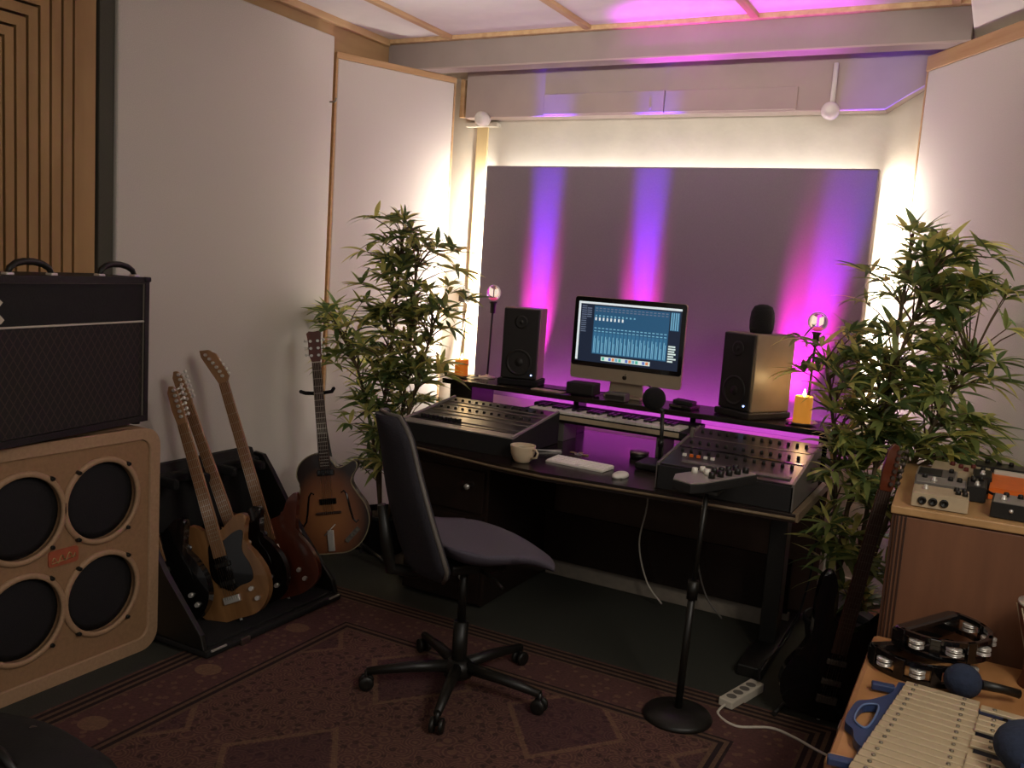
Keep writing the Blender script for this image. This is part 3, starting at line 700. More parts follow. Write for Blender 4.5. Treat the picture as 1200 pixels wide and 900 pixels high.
# computer
t = thing('desktop_computer', 'all-in-one desktop computer on the desk shelf, screen showing a blue mixer view', 'computer', (-1.655, 4.33, .986))
MB().prism(rrect(-.304, .078, .304, .508, .016, 5), -.012, .008, XZ, bev=.003).build('housing', m_alu, t)
MB().prism(rrect(-.302, .146, .302, .506, .015, 5), .008, .010, XZ).build('bezel', m_gloss, t)
k = MB(); k.prism([(-.10, 0), (.10, 0), (.10, .012), (-.10, .012)], -.20, .02, XZ, bev=.002); k.prism([(-.095, .01), (.095, .01), (.08, .16), (-.08, .16)], -.05, -.035, XZ, bev=.002); k.build('stand', m_alu, t)
ap = spline([(0, -.009), (.004, -.010), (.009, -.004), (.010, .003), (.007, .007), (.003, .0075), (0, .006), (-.003, .0075), (-.008, .007), (-.011, .001), (-.010, -.004), (-.005, -.010)], 3)
k = MB(); k.prism([(x*1.15 + .005, z*1.15 + .107) for x, z in ap if not (x > .0075 and -.002 < z < .005)], .008, .0095, XZ); k.prism([(.005, .118), (.010, .121), (.011, .127), (.006, .124)], .008, .0095, XZ); k.build('emblem', m_gloss, t)
cols = ['#1a2130', '#244a68', '#2f5f80', '#6799b0', '#c4cdd0', '#5a6478', '#b8c8c4', '#49a08c', '#c87850', '#5668a8']
ms = [mat('screen_colour', c, .3, emis=c, estr=1.0) for c in cols]
k = MB(); X0, X1, Z0, Z1 = -.280, .280, .170, .482
def R(x0, x1, z0, z1, mi, d): k.quad([(X0 + x0*(X1-X0), d, Z1 - z0*(Z1-Z0)), (X0 + x1*(X1-X0), d, Z1 - z0*(Z1-Z0)), (X0 + x1*(X1-X0), d, Z1 - z1*(Z1-Z0)), (X0 + x0*(X1-X0), d, Z1 - z1*(Z1-Z0))], mi)
R(0, 1, 0, 1, 0, -.0104)
R(0, 1, 0, .035, 4, -.0108); R(0, .022, .035, .98, 4, -.0108)
R(.16, .89, .06, .86, 1, -.0107); R(.03, .16, .06, .86, 5 if False else 0, -.0107)
for i in range(19):
    x = .17 + i*.0378
    R(x, x + .030, .50, .85, 2, -.0110); R(x + .004, x + .012, .56, .84, 3, -.0113); R(x + .017, x + .024, .60 + .1*((i*7) % 3)/3, .84, 3, -.0113)
    for z in (.09, .13, .42, .47): R(x + .002, x + .026, z, z + .016, 3 if z > .3 else 5, -.0113)
    if i < 11: R(x + .004, x + .02, .21, .235, 3, -.0113)
    if i < 8: R(x + .004, x + .02, .25, .30, 4, -.0115)
for z in [.07 + .035*i for i in range(13)]:
    R(.035, .035 + .05 + .02*math.sin(z*90), z, z + .014, 5, -.0111)
for z in [.10 + .035*i for i in range(5)]: R(.09, .135, z, z + .016, 5, -.0111)
R(.90, .985, .06, .36, 1, -.0110)
for i in range(4): R(.905 + .02*i, .915 + .02*i, .07, .35, 3, -.0113)
for i in range(7): R(.90, .965 + .02*math.sin(i*3), .60 + .04*i, .625 + .04*i, 6, -.0113)
R(.26, .74, .895, .965, 6, -.0112)
for i in range(14): R(.27 + .033*i, .295 + .033*i, .905, .955, (7, 4, 9, 8, 3)[i % 5], -.0116)
k.build('screen', ms, t)

# monitor speakers and what stands on them
def monitor(label, loc, rz, w, h, d, side):
    t = thing('monitor_speaker', label, 'loudspeaker', loc, rz, group='monitor speakers on the desk shelf')
    pad = MB().bx(-w/2 - .012, w/2 + .012, -.012, d + .005, 0, .032, .006).build('foam_pad', m_spkfront if side else m_foam, t)
    MB().bx(-w/2, w/2, .012, d, .032, h, .006).build('cabinet', m_spk, t)
    f = MB().bx(-w/2 + .003, w/2 - .003, -.004, .014, .036, h - .004, .006).build('front_baffle', m_spkfront, t)
    MB().lathe([(.072, 0), (.072, .006), (.062, .007), (.058, .002), (.03, -.002), (.02, .004), (.002, .008)], 30, c=(0, -.002, .125), R=frame_from((0, -1, 0))).build('woofer', m_spkfront, f)
    MB().lathe([(.036, 0), (.036, .005), (.026, .005), (.014, .001), (.008, .005), (.001, .007)], 24, c=(0, -.002, h - .075), R=frame_from((0, -1, 0))).build('tweeter', m_spkfront, f)
    MB().lathe([(.004, 0), (.004, .004), (.001, .005)], 10, c=(w/2 - .03, -.004, .06), R=frame_from((0, -1, 0))).build('power_light', m_led, f)
    return t
monitor('left monitor speaker on the desk shelf beside the orange candle', (-2.245, 4.275, .986), math.radians(14), .205, .418, .17, 0)
monitor('right monitor speaker on the desk shelf, foam windscreen on top, wooden side', (-1.055, 4.225, .986), math.radians(-30), .20, .40, .27, 1)
tag(MB().lathe([(.05, 0), (.056, .02), (.058, .06), (.054, .10), (.042, .126), (.02, .136), (.001, .138)], 24).build('foam_windscreen', m_foam, loc=(-.985, 4.335, 1.3865)), 'black foam microphone windscreen standing on the right monitor speaker', 'windscreen')

# candles and lamps at the two ends of the shelf
def candle(label, loc, r, h, m, plate):
    t = thing('candle', label, 'candle', loc, group='lit candles on the desk shelf')
    k = MB(); k.lathe([(r*.98, 0), (r, .005), (r, h - .004), (r*.94, h), (r*.82, h - .006), (r*.6, h - .014), (.001, h - .016)], 28); k.build('wax', m, t)
    MB().cyl((0, 0, h - .016), (.002, 0, h - .002), .0015, seg=6).build('wick', m_black, t)
    MB().lathe([(.001, h - .004), (.006, h), (.008, h + .008), (.005, h + .02), (.001, h + .032)], 12).build('flame', m_flame, t)
    l = bpy.data.lights.new('candle_light', 'POINT'); l.color = (1, .62, .25); l.energy = plate[3]; l.shadow_soft_size = .02
    lo = bpy.data.objects.new('candle_light', l); C.objects.link(lo); lo.location = (loc[0], loc[1], loc[2] + h + .05)
    return t
def saucer(label, loc, r, m):
    tag(MB().lathe([(r*.6, 0), (r*.65, .002), (r, .010), (r*.99, .013), (r*.6, .006), (.001, .005)], 30).build('saucer', m, loc=loc), label, 'saucer', 'saucers under the candles')
saucer('small dark saucer under the orange candle', (-2.612, 4.285, .9855), .052, m_grey)
candle('orange lit candle at the left end of the desk shelf', (-2.612, 4.285, .993), .038, .095, m_wax_o, (0, 0, 0, .6))
saucer('pale saucer under the yellow candle', (-.745, 4.285, .9855), .072, m_beige)
candle('yellow lit candle on a saucer at the right end of the desk shelf', (-.745, 4.285, .993), .041, .125, m_wax_y, (0, 0, 0, 1.0))
m_glass = mat('clear_bulb', '#ffffff', .02, trans=1)
def globe_stick(label, loc, h, base):
    t = thing('globe_lamp', label, 'lamp', loc, group='globe lamps on slim black rods')
    MB().lathe([(.045, 0), (.045, .006), (.012, .014), (.008, .02)], 24).build('base', base, t)
    MB().cyl((0, 0, .01), (.008, 0, h - .1), .006, seg=10).build('rod', m_black, t)
    MB().lathe([(.011, 0), (.015, .004), (.016, .05), (.02, .058), (.024, .066)], 16, c=(.008, 0, h - .115)).build('holder', m_black, t)
    k = MB(); k.ball((.008, 0, h), .042, seg=28); bm = k.bm
    k.build('glass_globe', m_glass, t, smooth=True)
    MB().lathe([(.022, -.036), (.026, -.030), (.018, -.02), (.004, -.018)], 20, c=(.008, 0, h)).build('cap', mat('pink_cap', '#d85a78', .4, emis='#ff5a90', estr=.5), t)
    k = MB()
    for s in (-1, 1): k.prism([(s*.004, -.014), (s*.018, -.006), (s*.018, .02), (s*.004, .013)], -.003, .003, Matrix.Translation((.008, 0, h)) @ XZ, bev=.001)
    k.build('insert', mat('pale_insert', '#e8dcc8', .4, emis='#fff0d8', estr=.8), t)
    k = MB(); k.tube([(.008 + .043*math.cos(2*PI*i/40), 0, h + .043*math.sin(2*PI*i/40)) for i in range(40)], .0028, 6, closed=True); k.build('rim', mat('rim_clear', '#d8d4d0', .2), t)
globe_stick('clear globe lamp on a black rod beside the left monitor speaker', (-2.505, 4.395, .986), .482, m_piping)
globe_stick('clear globe lamp on a black rod behind the yellow candle', (-.748, 4.395, .986), .475, m_black)
k = MB(); random.seed(3)
for i in range(6):
    a = i*1.05; k.prism([(0, 0), (.05, -.008), (.055, .006), (.005, .008)], 0, .006, Matrix.Translation((0, 0, .003 + .004*(i % 3))) @ Matrix.Rotation(a, 4, 'Z') @ Matrix.Rotation(.15, 4, 'X'))
tag(k.build('ribbon', m_piping, loc=(-2.50, 4.30, .9865)), 'crumpled cream ribbon on the shelf at the foot of the left globe lamp', 'ribbon')

# small things along the shelf
t = thing('interface_box', 'small black box on the desk shelf left of the computer', 'box', (-1.845, 4.25, .986), .05)
MB().bx(-.075, .075, -.055, .055, .004, .066, .006).build('case', m_black, t)
MB().bx(-.07, .07, -.0575, -.054, .012, .058, .003).build('front', m_spkfront, t)
for x in (-.06, .06): MB().cyl((x, 0, 0), (x, 0, .006), .008).build('foot', m_blackmatt, t)
t = thing('dock', 'small grey box on the desk shelf in front of the computer', 'box', (-1.635, 4.20, .986), .0)
MB().bx(-.06, .05, -.02, .05, 0, .042, .006).build('case', m_grey, t); MB().bx(-.055, .045, -.0225, -.019, .008, .03, .001).build('front', m_mixer, t)
t = thing('card_stack', 'dark folded case with a silver strip on the shelf left of the right speaker', 'case', (-1.305, 4.27, .986), -.2)
MB().bx(-.06, .06, -.05, .05, 0, .018, .004).build('base', m_black, t); MB().box((0, .0, .03), (.10, .08, .02), .004, (0, .06, .2)).build('lid', m_black, t); MB().box((-.02, -.052, .012), (.06, .006, .01), .001).build('strip', m_steel, t)
tag(MB().tube([(-2.12, 4.30, .989), (-2.06, 4.27, .99), (-1.98, 4.28, .99), (-1.90, 4.33, .992), (-1.80, 4.39, .992), (-1.70, 4.42, .992)], .004).build('shelf_cable', m_cable_k), 'black cable trailing along the shelf from left speaker to computer', 'cable')
tag(MB().bx(-2.12, -1.94, 4.19, 4.25, .9855, .991, .002).build('paper_strip', m_beige), 'flat tan card lying on the front edge of the shelf right of the left speaker', 'card')

# on the desktop
t = thing('coffee_cup', 'cream stoneware cup standing on the left part of the desk', 'cup', (-1.785, 3.495, .761), -.2)
k = MB(); k.lathe([(.028, 0), (.032, .002), (.042, .014), (.053, .040), (.057, .070), (.057, .077), (.053, .077), (.051, .058), (.042, .023), (.001, .014)], 32); k.build('bowl', m_cup, t)
k = MB(); k.tube([(.053, 0, .064), (.073, 0, .068), (.085, 0, .054), (.078, 0, .033), (.048, 0, .024)], [.005, .005, .0055, .005, .005], 8); k.build('handle', m_cup, t)
MB().lathe([(.0495, .058), (.02, .0585), (.001, .0585)], 24).build('coffee', mat('coffee', '#2a170d', .15), t)
t = thing('computer_keyboard', 'flat white computer keyboard on the desk in front of the piano keys', 'keyboard', (-1.565, 3.63, .761), math.radians(-4.5))
MB().prism([(-.055, 0), (.055, 0), (.055, .014), (-.055, .006)], -.145, .145, YZ, bev=.002).build('case', m_white, t)
kk = None
for r in range(5):
    for c in range(14):
        if r == 0 and 4 <= c <= 7: continue
        p = (-.1325 + c*.0204, -.042 + r*.021, .0065 + (r*.021 + .01)*.0727)
        if kk is None: kk = MB().box((0, 0, .002), (.0175, .0175, .003), .001, (.072, 0, 0)).build('key', mat('key_cap', '#efe9df', .5), t, p)
        else: rep(kk, p, t)
MB().box((-.0405, -.042, .0088), (.079, .0175, .003), .001, (.072, 0, 0)).build('space_bar', mat('space_cap', '#efe9df', .5), t)
t = thing('computer_mouse', 'white computer mouse on the desk right of the white keyboard', 'mouse', (-1.335, 3.545, .761), -.1)
MB().ball((0, 0, .008), 1, (.03, .055, .017), 24).build('shell', m_white, t); MB().prism(rrect(-.024, -.048, .024, .048, .02), 0, .005).build('base', m_steel, t)
t = thing('microphone_stand', 'short desk stand with square black base carrying the round black microphone', 'microphone stand', (-1.265, 3.835, .761))
MB().bx(-.085, .085, -.085, .075, 0, .032, .008).build('base', m_black, t)
k = MB(); k.tube([(.0, 0, .03), (.0, .0, .16), (-.005, 0, .26)], .009, 10); k.build('pole', m_black, t); MB().cyl((0, 0, .1), (0, 0, .135), .014).build('collar', m_black, t)
t = thing('microphone', 'round black foam-covered microphone in front of the computer, held on a short pole', 'microphone', (-1.315, 3.835, 1.075), .5)
MB().ball((0, 0, 0), .053, (1, .75, 1), 28).build('foam_ball', m_foam, t); MB().tube([(.0, 0, -.03), (.03, 0, -.045), (.046, -.02, -.052)], .01, 10).build('mount', m_black, t); MB().cyl((-.02, 0, .05), (-.035, 0, .064), .004).build('tab', m_steel, t)
t = thing('scissors', 'small silver scissors lying open on the desk by the cup', 'scissors', (-1.80, 3.80, .7615), .3)
MB().prism([(-.06, -.004), (.03, .0), (.06, .006), (.03, .008), (-.06, .006)], 0, .004).build('blade', m_chrome, t); MB().prism([(-.05, -.03), (.05, .02), (.055, .028), (-.055, -.022)], .004, .008).build('blade', m_chrome, t)
t = thing('key_bunch', 'small bunch of keys on the desk behind the white keyboard', 'keys', (-1.66, 3.83, .7615), .6)
MB().tube([(.018*math.cos(i*.4), .018*math.sin(i*.4), .004) for i in range(16)], .0015, 6, closed=True).build('ring', m_chrome, t)
for a in (0, 1.1, 2.3): 
    MB().prism([(.015, -.004), (.03, -.011), (.045, -.011), (.05, 0), (.045, .011), (.03, .011), (.015, .004)], 0, .003, Matrix.Translation((0, 0, .002*a)) @ Matrix.Rotation(a, 4, 'Z')).build('key', m_gold, t)
t = thing('round_dish', 'low dark round tin on the desk under the piano keyboard', 'tin', (-1.42, 4.0, .761))
MB().lathe([(.04, 0), (.045, .003), (.045, .022), (.04, .024), (.001, .022)], 24).build('tin', m_black, t); MB().lathe([(.046, .02), (.046, .03), (.001, .031)], 24).build('lid', m_steel, t)
# controller on its own stand
t = thing('controller_stand', 'round-based black floor stand in front of the desk carrying the knob box', 'stand', (-.865, 3.10, .0095))
MB().lathe([(.125, 0), (.128, .008), (.12, .02), (.05, .034), (.02, .04)], 36).build('base', m_black, t)
k = MB(); k.cyl((0, 0, .03), (.012, .0, .50), .014, seg=14); k.cyl((.012, 0, .50), (.025, .015, .862), .0095, seg=12); k.build('pole', m_black, t); MB().cyl((.0115, 0, .46), (.0125, 0, .53), .02, seg=14).build('clutch', m_black, t)
MB().prism(rrect(-.05, -.05, .05, .05, .01), .862, .872, Matrix.Translation((.025, .02, 0))).build('mounting_plate', m_black, t)
t = thing('knob_box', 'silver control box with black knobs held over the right console', 'control box', (-.845, 3.17, .884), math.radians(68))
MB().prism([(-.19, -.06), (-.13, -.075), (.18, -.07), (.19, -.05), (.17, .07), (-.12, .07), (-.19, .02)], 0, .032, bev=.004).build('case', m_blackmatt, t)
MB().prism([(-.188, -.058), (-.13, -.073), (.178, -.068), (.188, -.05), (.168, .068), (-.12, .068), (-.188, .02)], .032, .038, bev=.002).build('face_plate', m_silver, t)
for i in range(5):
    MB().lathe([(.012, 0), (.011, .02), (.008, .022), (.001, .0225)], 14).build('knob', m_black, t, (-.05 + i*.05, -.04, .038))
    MB().lathe([(.012, 0), (.011, .02), (.008, .022), (.001, .0225)], 14).build('knob', m_black if i else m_white, t, (-.02 + i*.042, .005, .038))
for i in range(2): MB().lathe([(.012, 0), (.011, .018), (.008, .02), (.001, .0205)], 14).build('knob', m_white, t, (-.04 + .045*i, .045, .038))
# ------------------------------------------------------------------ office chair
t = thing('office_chair', 'black office chair with grey cloth seat and tall mesh back in front of the desk', 'chair', (-1.646, 2.81, .0095), math.radians(53))
bm_ = MB(); nu, nv = 14, 14; top = []; bot = []
for i in range(nu + 1):
    a, b = [], []
    u = i / nu
    for j in range(nv + 1):
        v = j / nv * 2 - 1
        hw = .225 + .025*math.sin(PI*min(1, u*1.2)) - .05*max(0, (u - .82)/.18)**2 - .03*max(0, (.15 - u)/.15)
        x = -.22 + .47*u - .035*abs(v)**3*(u > .5); y = v*hw; x += .075
        z = .572 + .018*(1 - v*v*0) - .07*max(0, (u - .6)/.4)**2 + .02*max(0, (.3 - u)/.3) + .022*abs(v)**2.5*(1 - u) - .012*abs(v)**3*u
        a.append(bm_.bm.verts.new((x, y, z))); th = .045*(1 - abs(v)**6)*(1 - abs(2*u - 1)**8) + .012
        b.append(bm_.bm.verts.new((x, y, z - th)))
    top.append(a); bot.append(b)
for i in range(nu):
    for j in range(nv):
        f = bm_.bm.faces.new((top[i][j], top[i][j+1], top[i+1][j+1], top[i+1][j])); f.smooth = True
        f = bm_.bm.faces.new((bot[i][j], bot[i+1][j], bot[i+1][j+1], bot[i][j+1])); f.smooth = True
for i in range(nu):
    for j in (0, nv): bm_.bm.faces.new((top[i][j], top[i+1][j], bot[i+1][j], bot[i][j])).smooth = True
for j in range(nv):
    for i in (0, nu): bm_.bm.faces.new((top[i][j], top[i][j+1], bot[i][j+1], bot[i][j])).smooth = True
bm_.build('seat', m_seat, t)
bk_ = MB(); fr, rr_ = [], []; edge = []
nz = 18
for i in range(nz + 1):
    u = i / nz; z = .50 + .57*u
    xc = -.205 - .02*math.sin(PI*u*1.3) - .17*u**1.35
    hw = (.265 + .02*math.sin(PI*min(1, u*1.4)) - .125*u) * (1 - max(0, (u - .86)/.14)**2.2*.45) * (1 - .3*max(0, (.1 - u)/.1))
    a, b = [], []
    for j in range(13):
        v = j/6 - 1
        x = xc + .05*v*v
        a.append(bk_.bm.verts.new((x + .014, v*hw, z))); b.append(bk_.bm.verts.new((x - .014, v*hw, z)))
    fr.append(a); rr_.append(b); edge.append((xc + .05, hw, z))
for i in range(nz):
    for j in range(12):
        for g in (fr, rr_): bk_.bm.faces.new((g[i][j], g[i][j+1], g[i+1][j+1], g[i+1][j])).smooth = True
    for j in (0, 12): bk_.bm.faces.new((fr[i][j], fr[i+1][j], rr_[i+1][j], rr_[i][j])).smooth = True
for i in (0, nz):
    for j in range(12): bk_.bm.faces.new((fr[i][j], fr[i][j+1], rr_[i][j+1], rr_[i][j]))
br = bk_.build('backrest', m_mesh, t)
k = MB(); k.tube([(x, -w, z) for x, w, z in edge] + [(edge[-1][0] - .03, w, edge[-1][2] + .004) for w in (-edge[-1][1]*.6, 0, edge[-1][1]*.6)] + [(x, w, z) for x, w, z in edge[::-1]], .008, 8); k.build('edge_rim', m_grey, br)
k = MB(); k.tube([(-.05, 0, .495), (-.2, 0, .48), (-.29, 0, .50), (-.31, 0, .60), (-.335, 0, .74)], [.022, .022, .024, .022, .016], 10); k.build('back_bracket', m_black, t)
MB().box((.02, 0, .505), (.22, .2, .04), .012).build('mechanism', m_black, t)
MB().tube([(.02, -.08, .50), (.04, -.2, .495), (.04, -.26, .49)], .006, 8).build('lever', m_black, t)
k = MB(); k.cyl((0, 0, .07), (0, 0, .27), .03, .028, 18); k.cyl((0, 0, .27), (0, 0, .49), .016, seg=16); k.build('column', m_black, t)
MB().lathe([(.03, .05), (.055, .055), (.055, .10), (.04, .115), (.03, .12)], 24).build('hub', m_black, t)
for i in range(5):
    a = math.radians(2 + 72*i - 53); c, s = math.cos(a), math.sin(a)
    l = MB(); l.tube([(c*.03, s*.03, .092), (c*.18, s*.18, .088), (c*.345, s*.345, .072)], [.024, .021, .015], 10)
    lo = l.build('leg', m_black, t)
    w = MB(); Rr = frame_from((-s, c, 0))
    for q_ in (-.016, .016): w.lathe([(.01, -.008), (.026, -.008), (.0285, -.003), (.0285, .003), (.026, .008), (.01, .008)], 20, c=(c*.345 - s*q_, s*.345 + c*q_, .0285), R=Rr)
    w.cyl((c*.345, s*.345, .03), (c*.345, s*.345, .078), .009, seg=10)
    w.build('caster', m_black, lo)

# ------------------------------------------------------------------ right-hand side: cabinet, pedals, chest
t = thing('wooden_cabinet', 'brown wooden cabinet on the right carrying the effect pedals', 'cabinet', (-.225, 3.08, 0), math.radians(2))
k = MB(); k.bx(0, .8, .012, .83, .02, .918, .003); k.build('body', m_cabinet, t)
MB().bx(.012, .80, 0, .014, .03, .912, .002).build('front_panel', m_cabinet, t)
MB().bx(-.004, .80, -.006, .84, .918, .944, .004).build('top', m_cabtop, t)
k = MB()
for x in (.004, .018, .030, .042): k.bx(x, x + .004, -.006, .002, .03, .915)
k.build('edge_bead', m_rose, t)
MB().bx(0, .8, .02, .83, 0, .02).build('plinth', m_blackmatt, t)

def pedal(name, label, loc, rz, w, d, h, hb, mc, mf, knobs=(), sw=(), jacks=0, mk=None, plate=None):
    """wedge-shaped effect pedal: front height h, back height hb"""
    t = thing(name, label, 'effect pedal', loc, rz, group='effect pedals on the wooden cabinet')
    MB().prism([(-d/2, .003), (d/2, .003), (d/2, hb), (-d/2, h)], -w/2, w/2, YZ, bev=.003).build('case', mc, t)
    sl = math.atan2(hb - h, d); zz = lambda y: h + (hb - h)*(y + d/2)/d
    MB().box((0, 0, zz(0) + .0006), (w - .012, d - .012, .002), 0, (sl, 0, 0)).build('face_plate', mf, t)
    for x, y in knobs: MB().lathe([(.009, 0), (.008, .012), (.006, .014), (.001, .0145)], 12).build('knob', mk or m_black, t, (x, y, zz(y) + .001))
    for x, y in sw: MB().lathe([(.009, 0), (.009, .006), (.006, .007), (.006, .014), (.001, .016)], 14).build('foot_switch', m_chrome, t, (x, y, zz(y) + .001))
    for i in range(jacks): MB().lathe([(.013, 0), (.013, .006), (.007, .007), (.007, .001), (.001, .001)], 14, R=frame_from((0, -1, 0)), c=(-w/2 + .032 + i*.032, -d/2, (h + .003)*.5)).build('jack_socket', m_black, t)
    for x in (-w/2 + .015, w/2 - .015):
        for y in (-d/2 + .015, d/2 - .015): MB().cyl((x, y, 0), (x, y, .004), .007, seg=8).build('foot', m_blackmatt, t)
    if plate: MB().box((plate[0], plate[1], zz(plate[1]) + .003), (plate[2], plate[3], .006), .002, (sl, 0, 0)).build('treadle', m_black, t)
    return t
zt = .9445
pedal('effect_pedal', 'wide beige effect pedal with three black sockets at the cabinet front', (-.095, 3.175, zt), .03, .165, .13, .046, .05, m_beige, m_beige, [(.045, .03), (.068, .03), (.05, -.01), (.07, -.02)], [(-.045, 0)], 3, plate=None)
pedal('effect_pedal', 'dark grey effect pedal with silver top right behind the wide beige one', (-.105, 3.335, zt), .05, .16, .11, .05, .055, m_grey, m_silver, [(-.05, .02), (.03, .02), (.058, .02)], [(-.02, -.02)])
pedal('effect_pedal', 'grey effect pedal with a black rubber treadle behind the silver-topped one', (-.125, 3.49, zt), .0, .13, .13, .045, .055, m_silver, m_grey, [(.045, .03)], (), plate=(-.02, -.01, .075, .09))
pedal('effect_pedal', 'pale effect pedal with red knobs at the back left of the cabinet', (-.055, 3.665, zt), -.04, .19, .13, .04, .055, m_beige, m_beige, [(-.03, .03), (.0, .01), (.04, .03), (.02, -.02)], (), mk=mat('dark_red_knob', '#5a1f18', .5))
pedal('effect_pedal', 'small black effect pedal between the grey pedals and the orange one', (.005, 3.39, zt), .02, .06, .12, .05, .06, m_black, m_mixer, [(-.012, .035), (.012, .035), (-.012, .01)], [(0, -.035)])
pedal('effect_pedal', 'small black effect pedal with a silver switch beside the beige one', (.018, 3.56, zt), .02, .06, .12, .06, .065, m_black, m_black, [(0, .03)], [(0, -.03)])
pedal('effect_pedal', 'orange effect pedal with a pale strip along its back edge', (.145, 3.53, zt), -.03, .20, .24, .04, .055, m_orange, m_orange, (), ())
pedal('effect_pedal', 'black effect pedal with grey top and two silver studs at the front right', (.13, 3.2, zt), -.04, .155, .13, .05, .055, m_black, m_silver, [(-.04, .03), (.045, .02), (.045, -.02), (0, .03)], [(-.045, -.02)], 0)
for i in range(2): MB().lathe([(.006, 0), (.006, .006), (.001, .008)], 12, R=frame_from((0, -1, 0)), c=(-.02 + i*.05, -.065, .03)).build('stud', m_chrome, bpy.data.objects['effect_pedal.007'])
MB().box((-.02, .105, .058), (.15, .03, .02), .004).build('strip', m_piping, bpy.data.objects['effect_pedal.006'])
pedal('effect_pedal', 'long black effect pedal behind the orange one at the cabinet back', (.11, 3.80, zt), 0, .24, .10, .055, .06, m_black, m_mixer, [(-.08, .02), (-.04, .02), (0, .02), (.06, .02)], [(.09, -.01)])
k = MB(); k.tube([(-.01, 3.46, .985), (-.0, 3.47, .992), (.03, 3.42, .975), (.06, 3.36, .975), (.06, 3.28, .98)], .0045, 8)
tag(k.build('patch_cable', m_cable_k), 'short black patch cable looping between the small black pedals', 'cable')

t = thing('wooden_chest', 'low tan wooden chest with worn top holding the glockenspiel and tambourines', 'chest', (-.225, 1.75, 0))
MB().bx(.004, .80, .004, 1.29, .02, .47, .006).build('body', m_tableside, t)
MB().bx(-.008, .81, -.008, 1.30, .47, .52, .018).build('lid', m_table, t)
MB().bx(-.0105, .81, .38, .43, .468, .5225, .012).build('end_trim', m_cabtop, t)
MB().bx(-.012, .004, .6, .66, .44, .5, .004).build('hinge', m_steel, t)
for y in (.02, 1.22):
    for x in (.02, .72): MB().bx(x, x + .05, y, y + .05, 0, .022).build('foot', m_rose, t)

def tambourine(label, loc, rz, R0, h=.05, tilt=0):
    t = thing('tambourine', label, 'tambourine', loc, rot=(tilt, 0, rz), group='tambourines on the chest')
    arc = [math.radians(a) for a in range(-100, 101, 8)]
    n = len(arc); k = MB()
    # half-moon hoop with slots: lower and upper hoop strips joined by posts
    for z0, z1 in ((0, .014), (h - .014, h)):
        outer = [(R0*math.cos(a), R0*math.sin(a)) for a in arc]; inner = [((R0 - .014)*math.cos(a), (R0 - .014)*math.sin(a)) for a in arc]
        k.prism(outer + inner[::-1], z0, z1)
    for a in arc[::5]: k.box((R0*.962*math.cos(a), R0*.962*math.sin(a), h/2), (.013, .03, h), .002, (0, 0, a))
    k.build('hoop', m_gloss, t)
    e0 = (R0*math.cos(arc[0]), R0*math.sin(arc[0])); e1 = (R0*math.cos(arc[-1]), R0*math.sin(arc[-1]))
    MB().bx(e0[0] - .03, e0[0] + .02, e0[1], e1[1], 0, h, .012).build('grip', m_gloss, t)
    for i in range(2, n - 2, 5):
        a = arc[i] + math.radians(4)
        k = MB()
        for z in (h*.36, h*.44, h*.58, h*.66): k.lathe([(.001, 0), (.008, .0005), (.012, .003), (.022, .001), (.022, .0016), (.012, .0038), (.001, .001)], 18, c=(R0*.955*math.cos(a), R0*.955*math.sin(a), z))
        k.cyl((R0*.955*math.cos(a), R0*.955*math.sin(a), .01), (R0*.955*math.cos(a), R0*.955*math.sin(a), h - .01), .002, seg=6)
        k.build('jingle', m_chrome, t)
    return t
tambourine('black half-moon tambourine on top of the other one, nearer the cabinet', (-.05, 2.915, .5835), math.radians(-28), .15, .062)
tambourine('black half-moon tambourine lying flat on the chest beneath the other one', (-.085, 2.855, .5205), math.radians(-48), .145, .062)

# glockenspiel
t = thing('glockenspiel', 'glockenspiel with pale metal bars in a navy handled frame on the chest', 'glockenspiel', (-.125, 2.37, .5245), math.radians(-4.6))
MB().prism([(-.03, -.33), (.44, -.27), (.40, .22), (.0, .28), (-.02, .28)], 0, .018, bev=.004).build('frame', m_navy, t)
ho = spline([(-.02, -.17), (-.045, -.15), (-.06, -.10), (-.085, -.07), (-.09, .0), (-.085, .07), (-.06, .10), (-.03, .16), (-.015, .2), (.0, .1), (-.005, -.1)], 5)
hi = spline([(-.035, -.075), (-.065, -.055), (-.072, 0), (-.065, .055), (-.035, .075), (-.028, 0)], 5)
MB().prism(ho, 0, .020, holes=[hi]).build('handle', m_navy, t)
k = MB(); k.tube([(x, y, .022) for x, y in hi], .003, 6, closed=True); k.build('handle_rim', mat('navy_light', '#56688c', .4), t)
for y in (.225, -.265): MB().box((-.05, y, .012), (.06, .025, .02), .004, (0, 0, .25)).build('tab', m_navy, t)
for x0, x1 in ((.03, .05), (.17, .145)):
    k = MB(); k.tube([(x0, -.31, .024), (x1, .26, .024)], .006, 6); k.build('felt_rail', m_groove, t)
k = MB(); k.tube([(.27, -.27, .030), (.25, .2, .030)], .006, 6); k.tube([(.37, -.25, .030), (.33, .19, .030)], .006, 6); k.build('felt_rail', m_groove, t)
for i in range(16):
    y = -.305 + i*.0362; L_ = .235 - .0035*i
    b = MB().box((.095 + .0*i, y, .033), (L_, .031, .008), .002).build('bar', m_bar, t)
    for s in (-.36, .3): MB().lathe([(.005, 0), (.005, .003), (.001, .004)], 10, c=(.095 + s*L_, y, .037)).build('pin', m_steel, b)
for i in range(15):
    if i % 7 in (2, 6): continue
    y = -.287 + i*.0362
    b = MB().box((.282 - .003*i*.5, y*.9, .043), (.18 - .003*i, .029, .008), .002).build('bar', m_bar, t)
    for s in (-.3, .3): MB().lathe([(.005, 0), (.005, .003), (.001, .004)], 10, c=(.29 - .0015*i + s*.15, y*.9, .047)).build('pin', m_steel, b)
t = thing('shaker', 'dark navy round shaker lying behind the glockenspiel on the chest', 'shaker', (.035, 2.705, .5205))
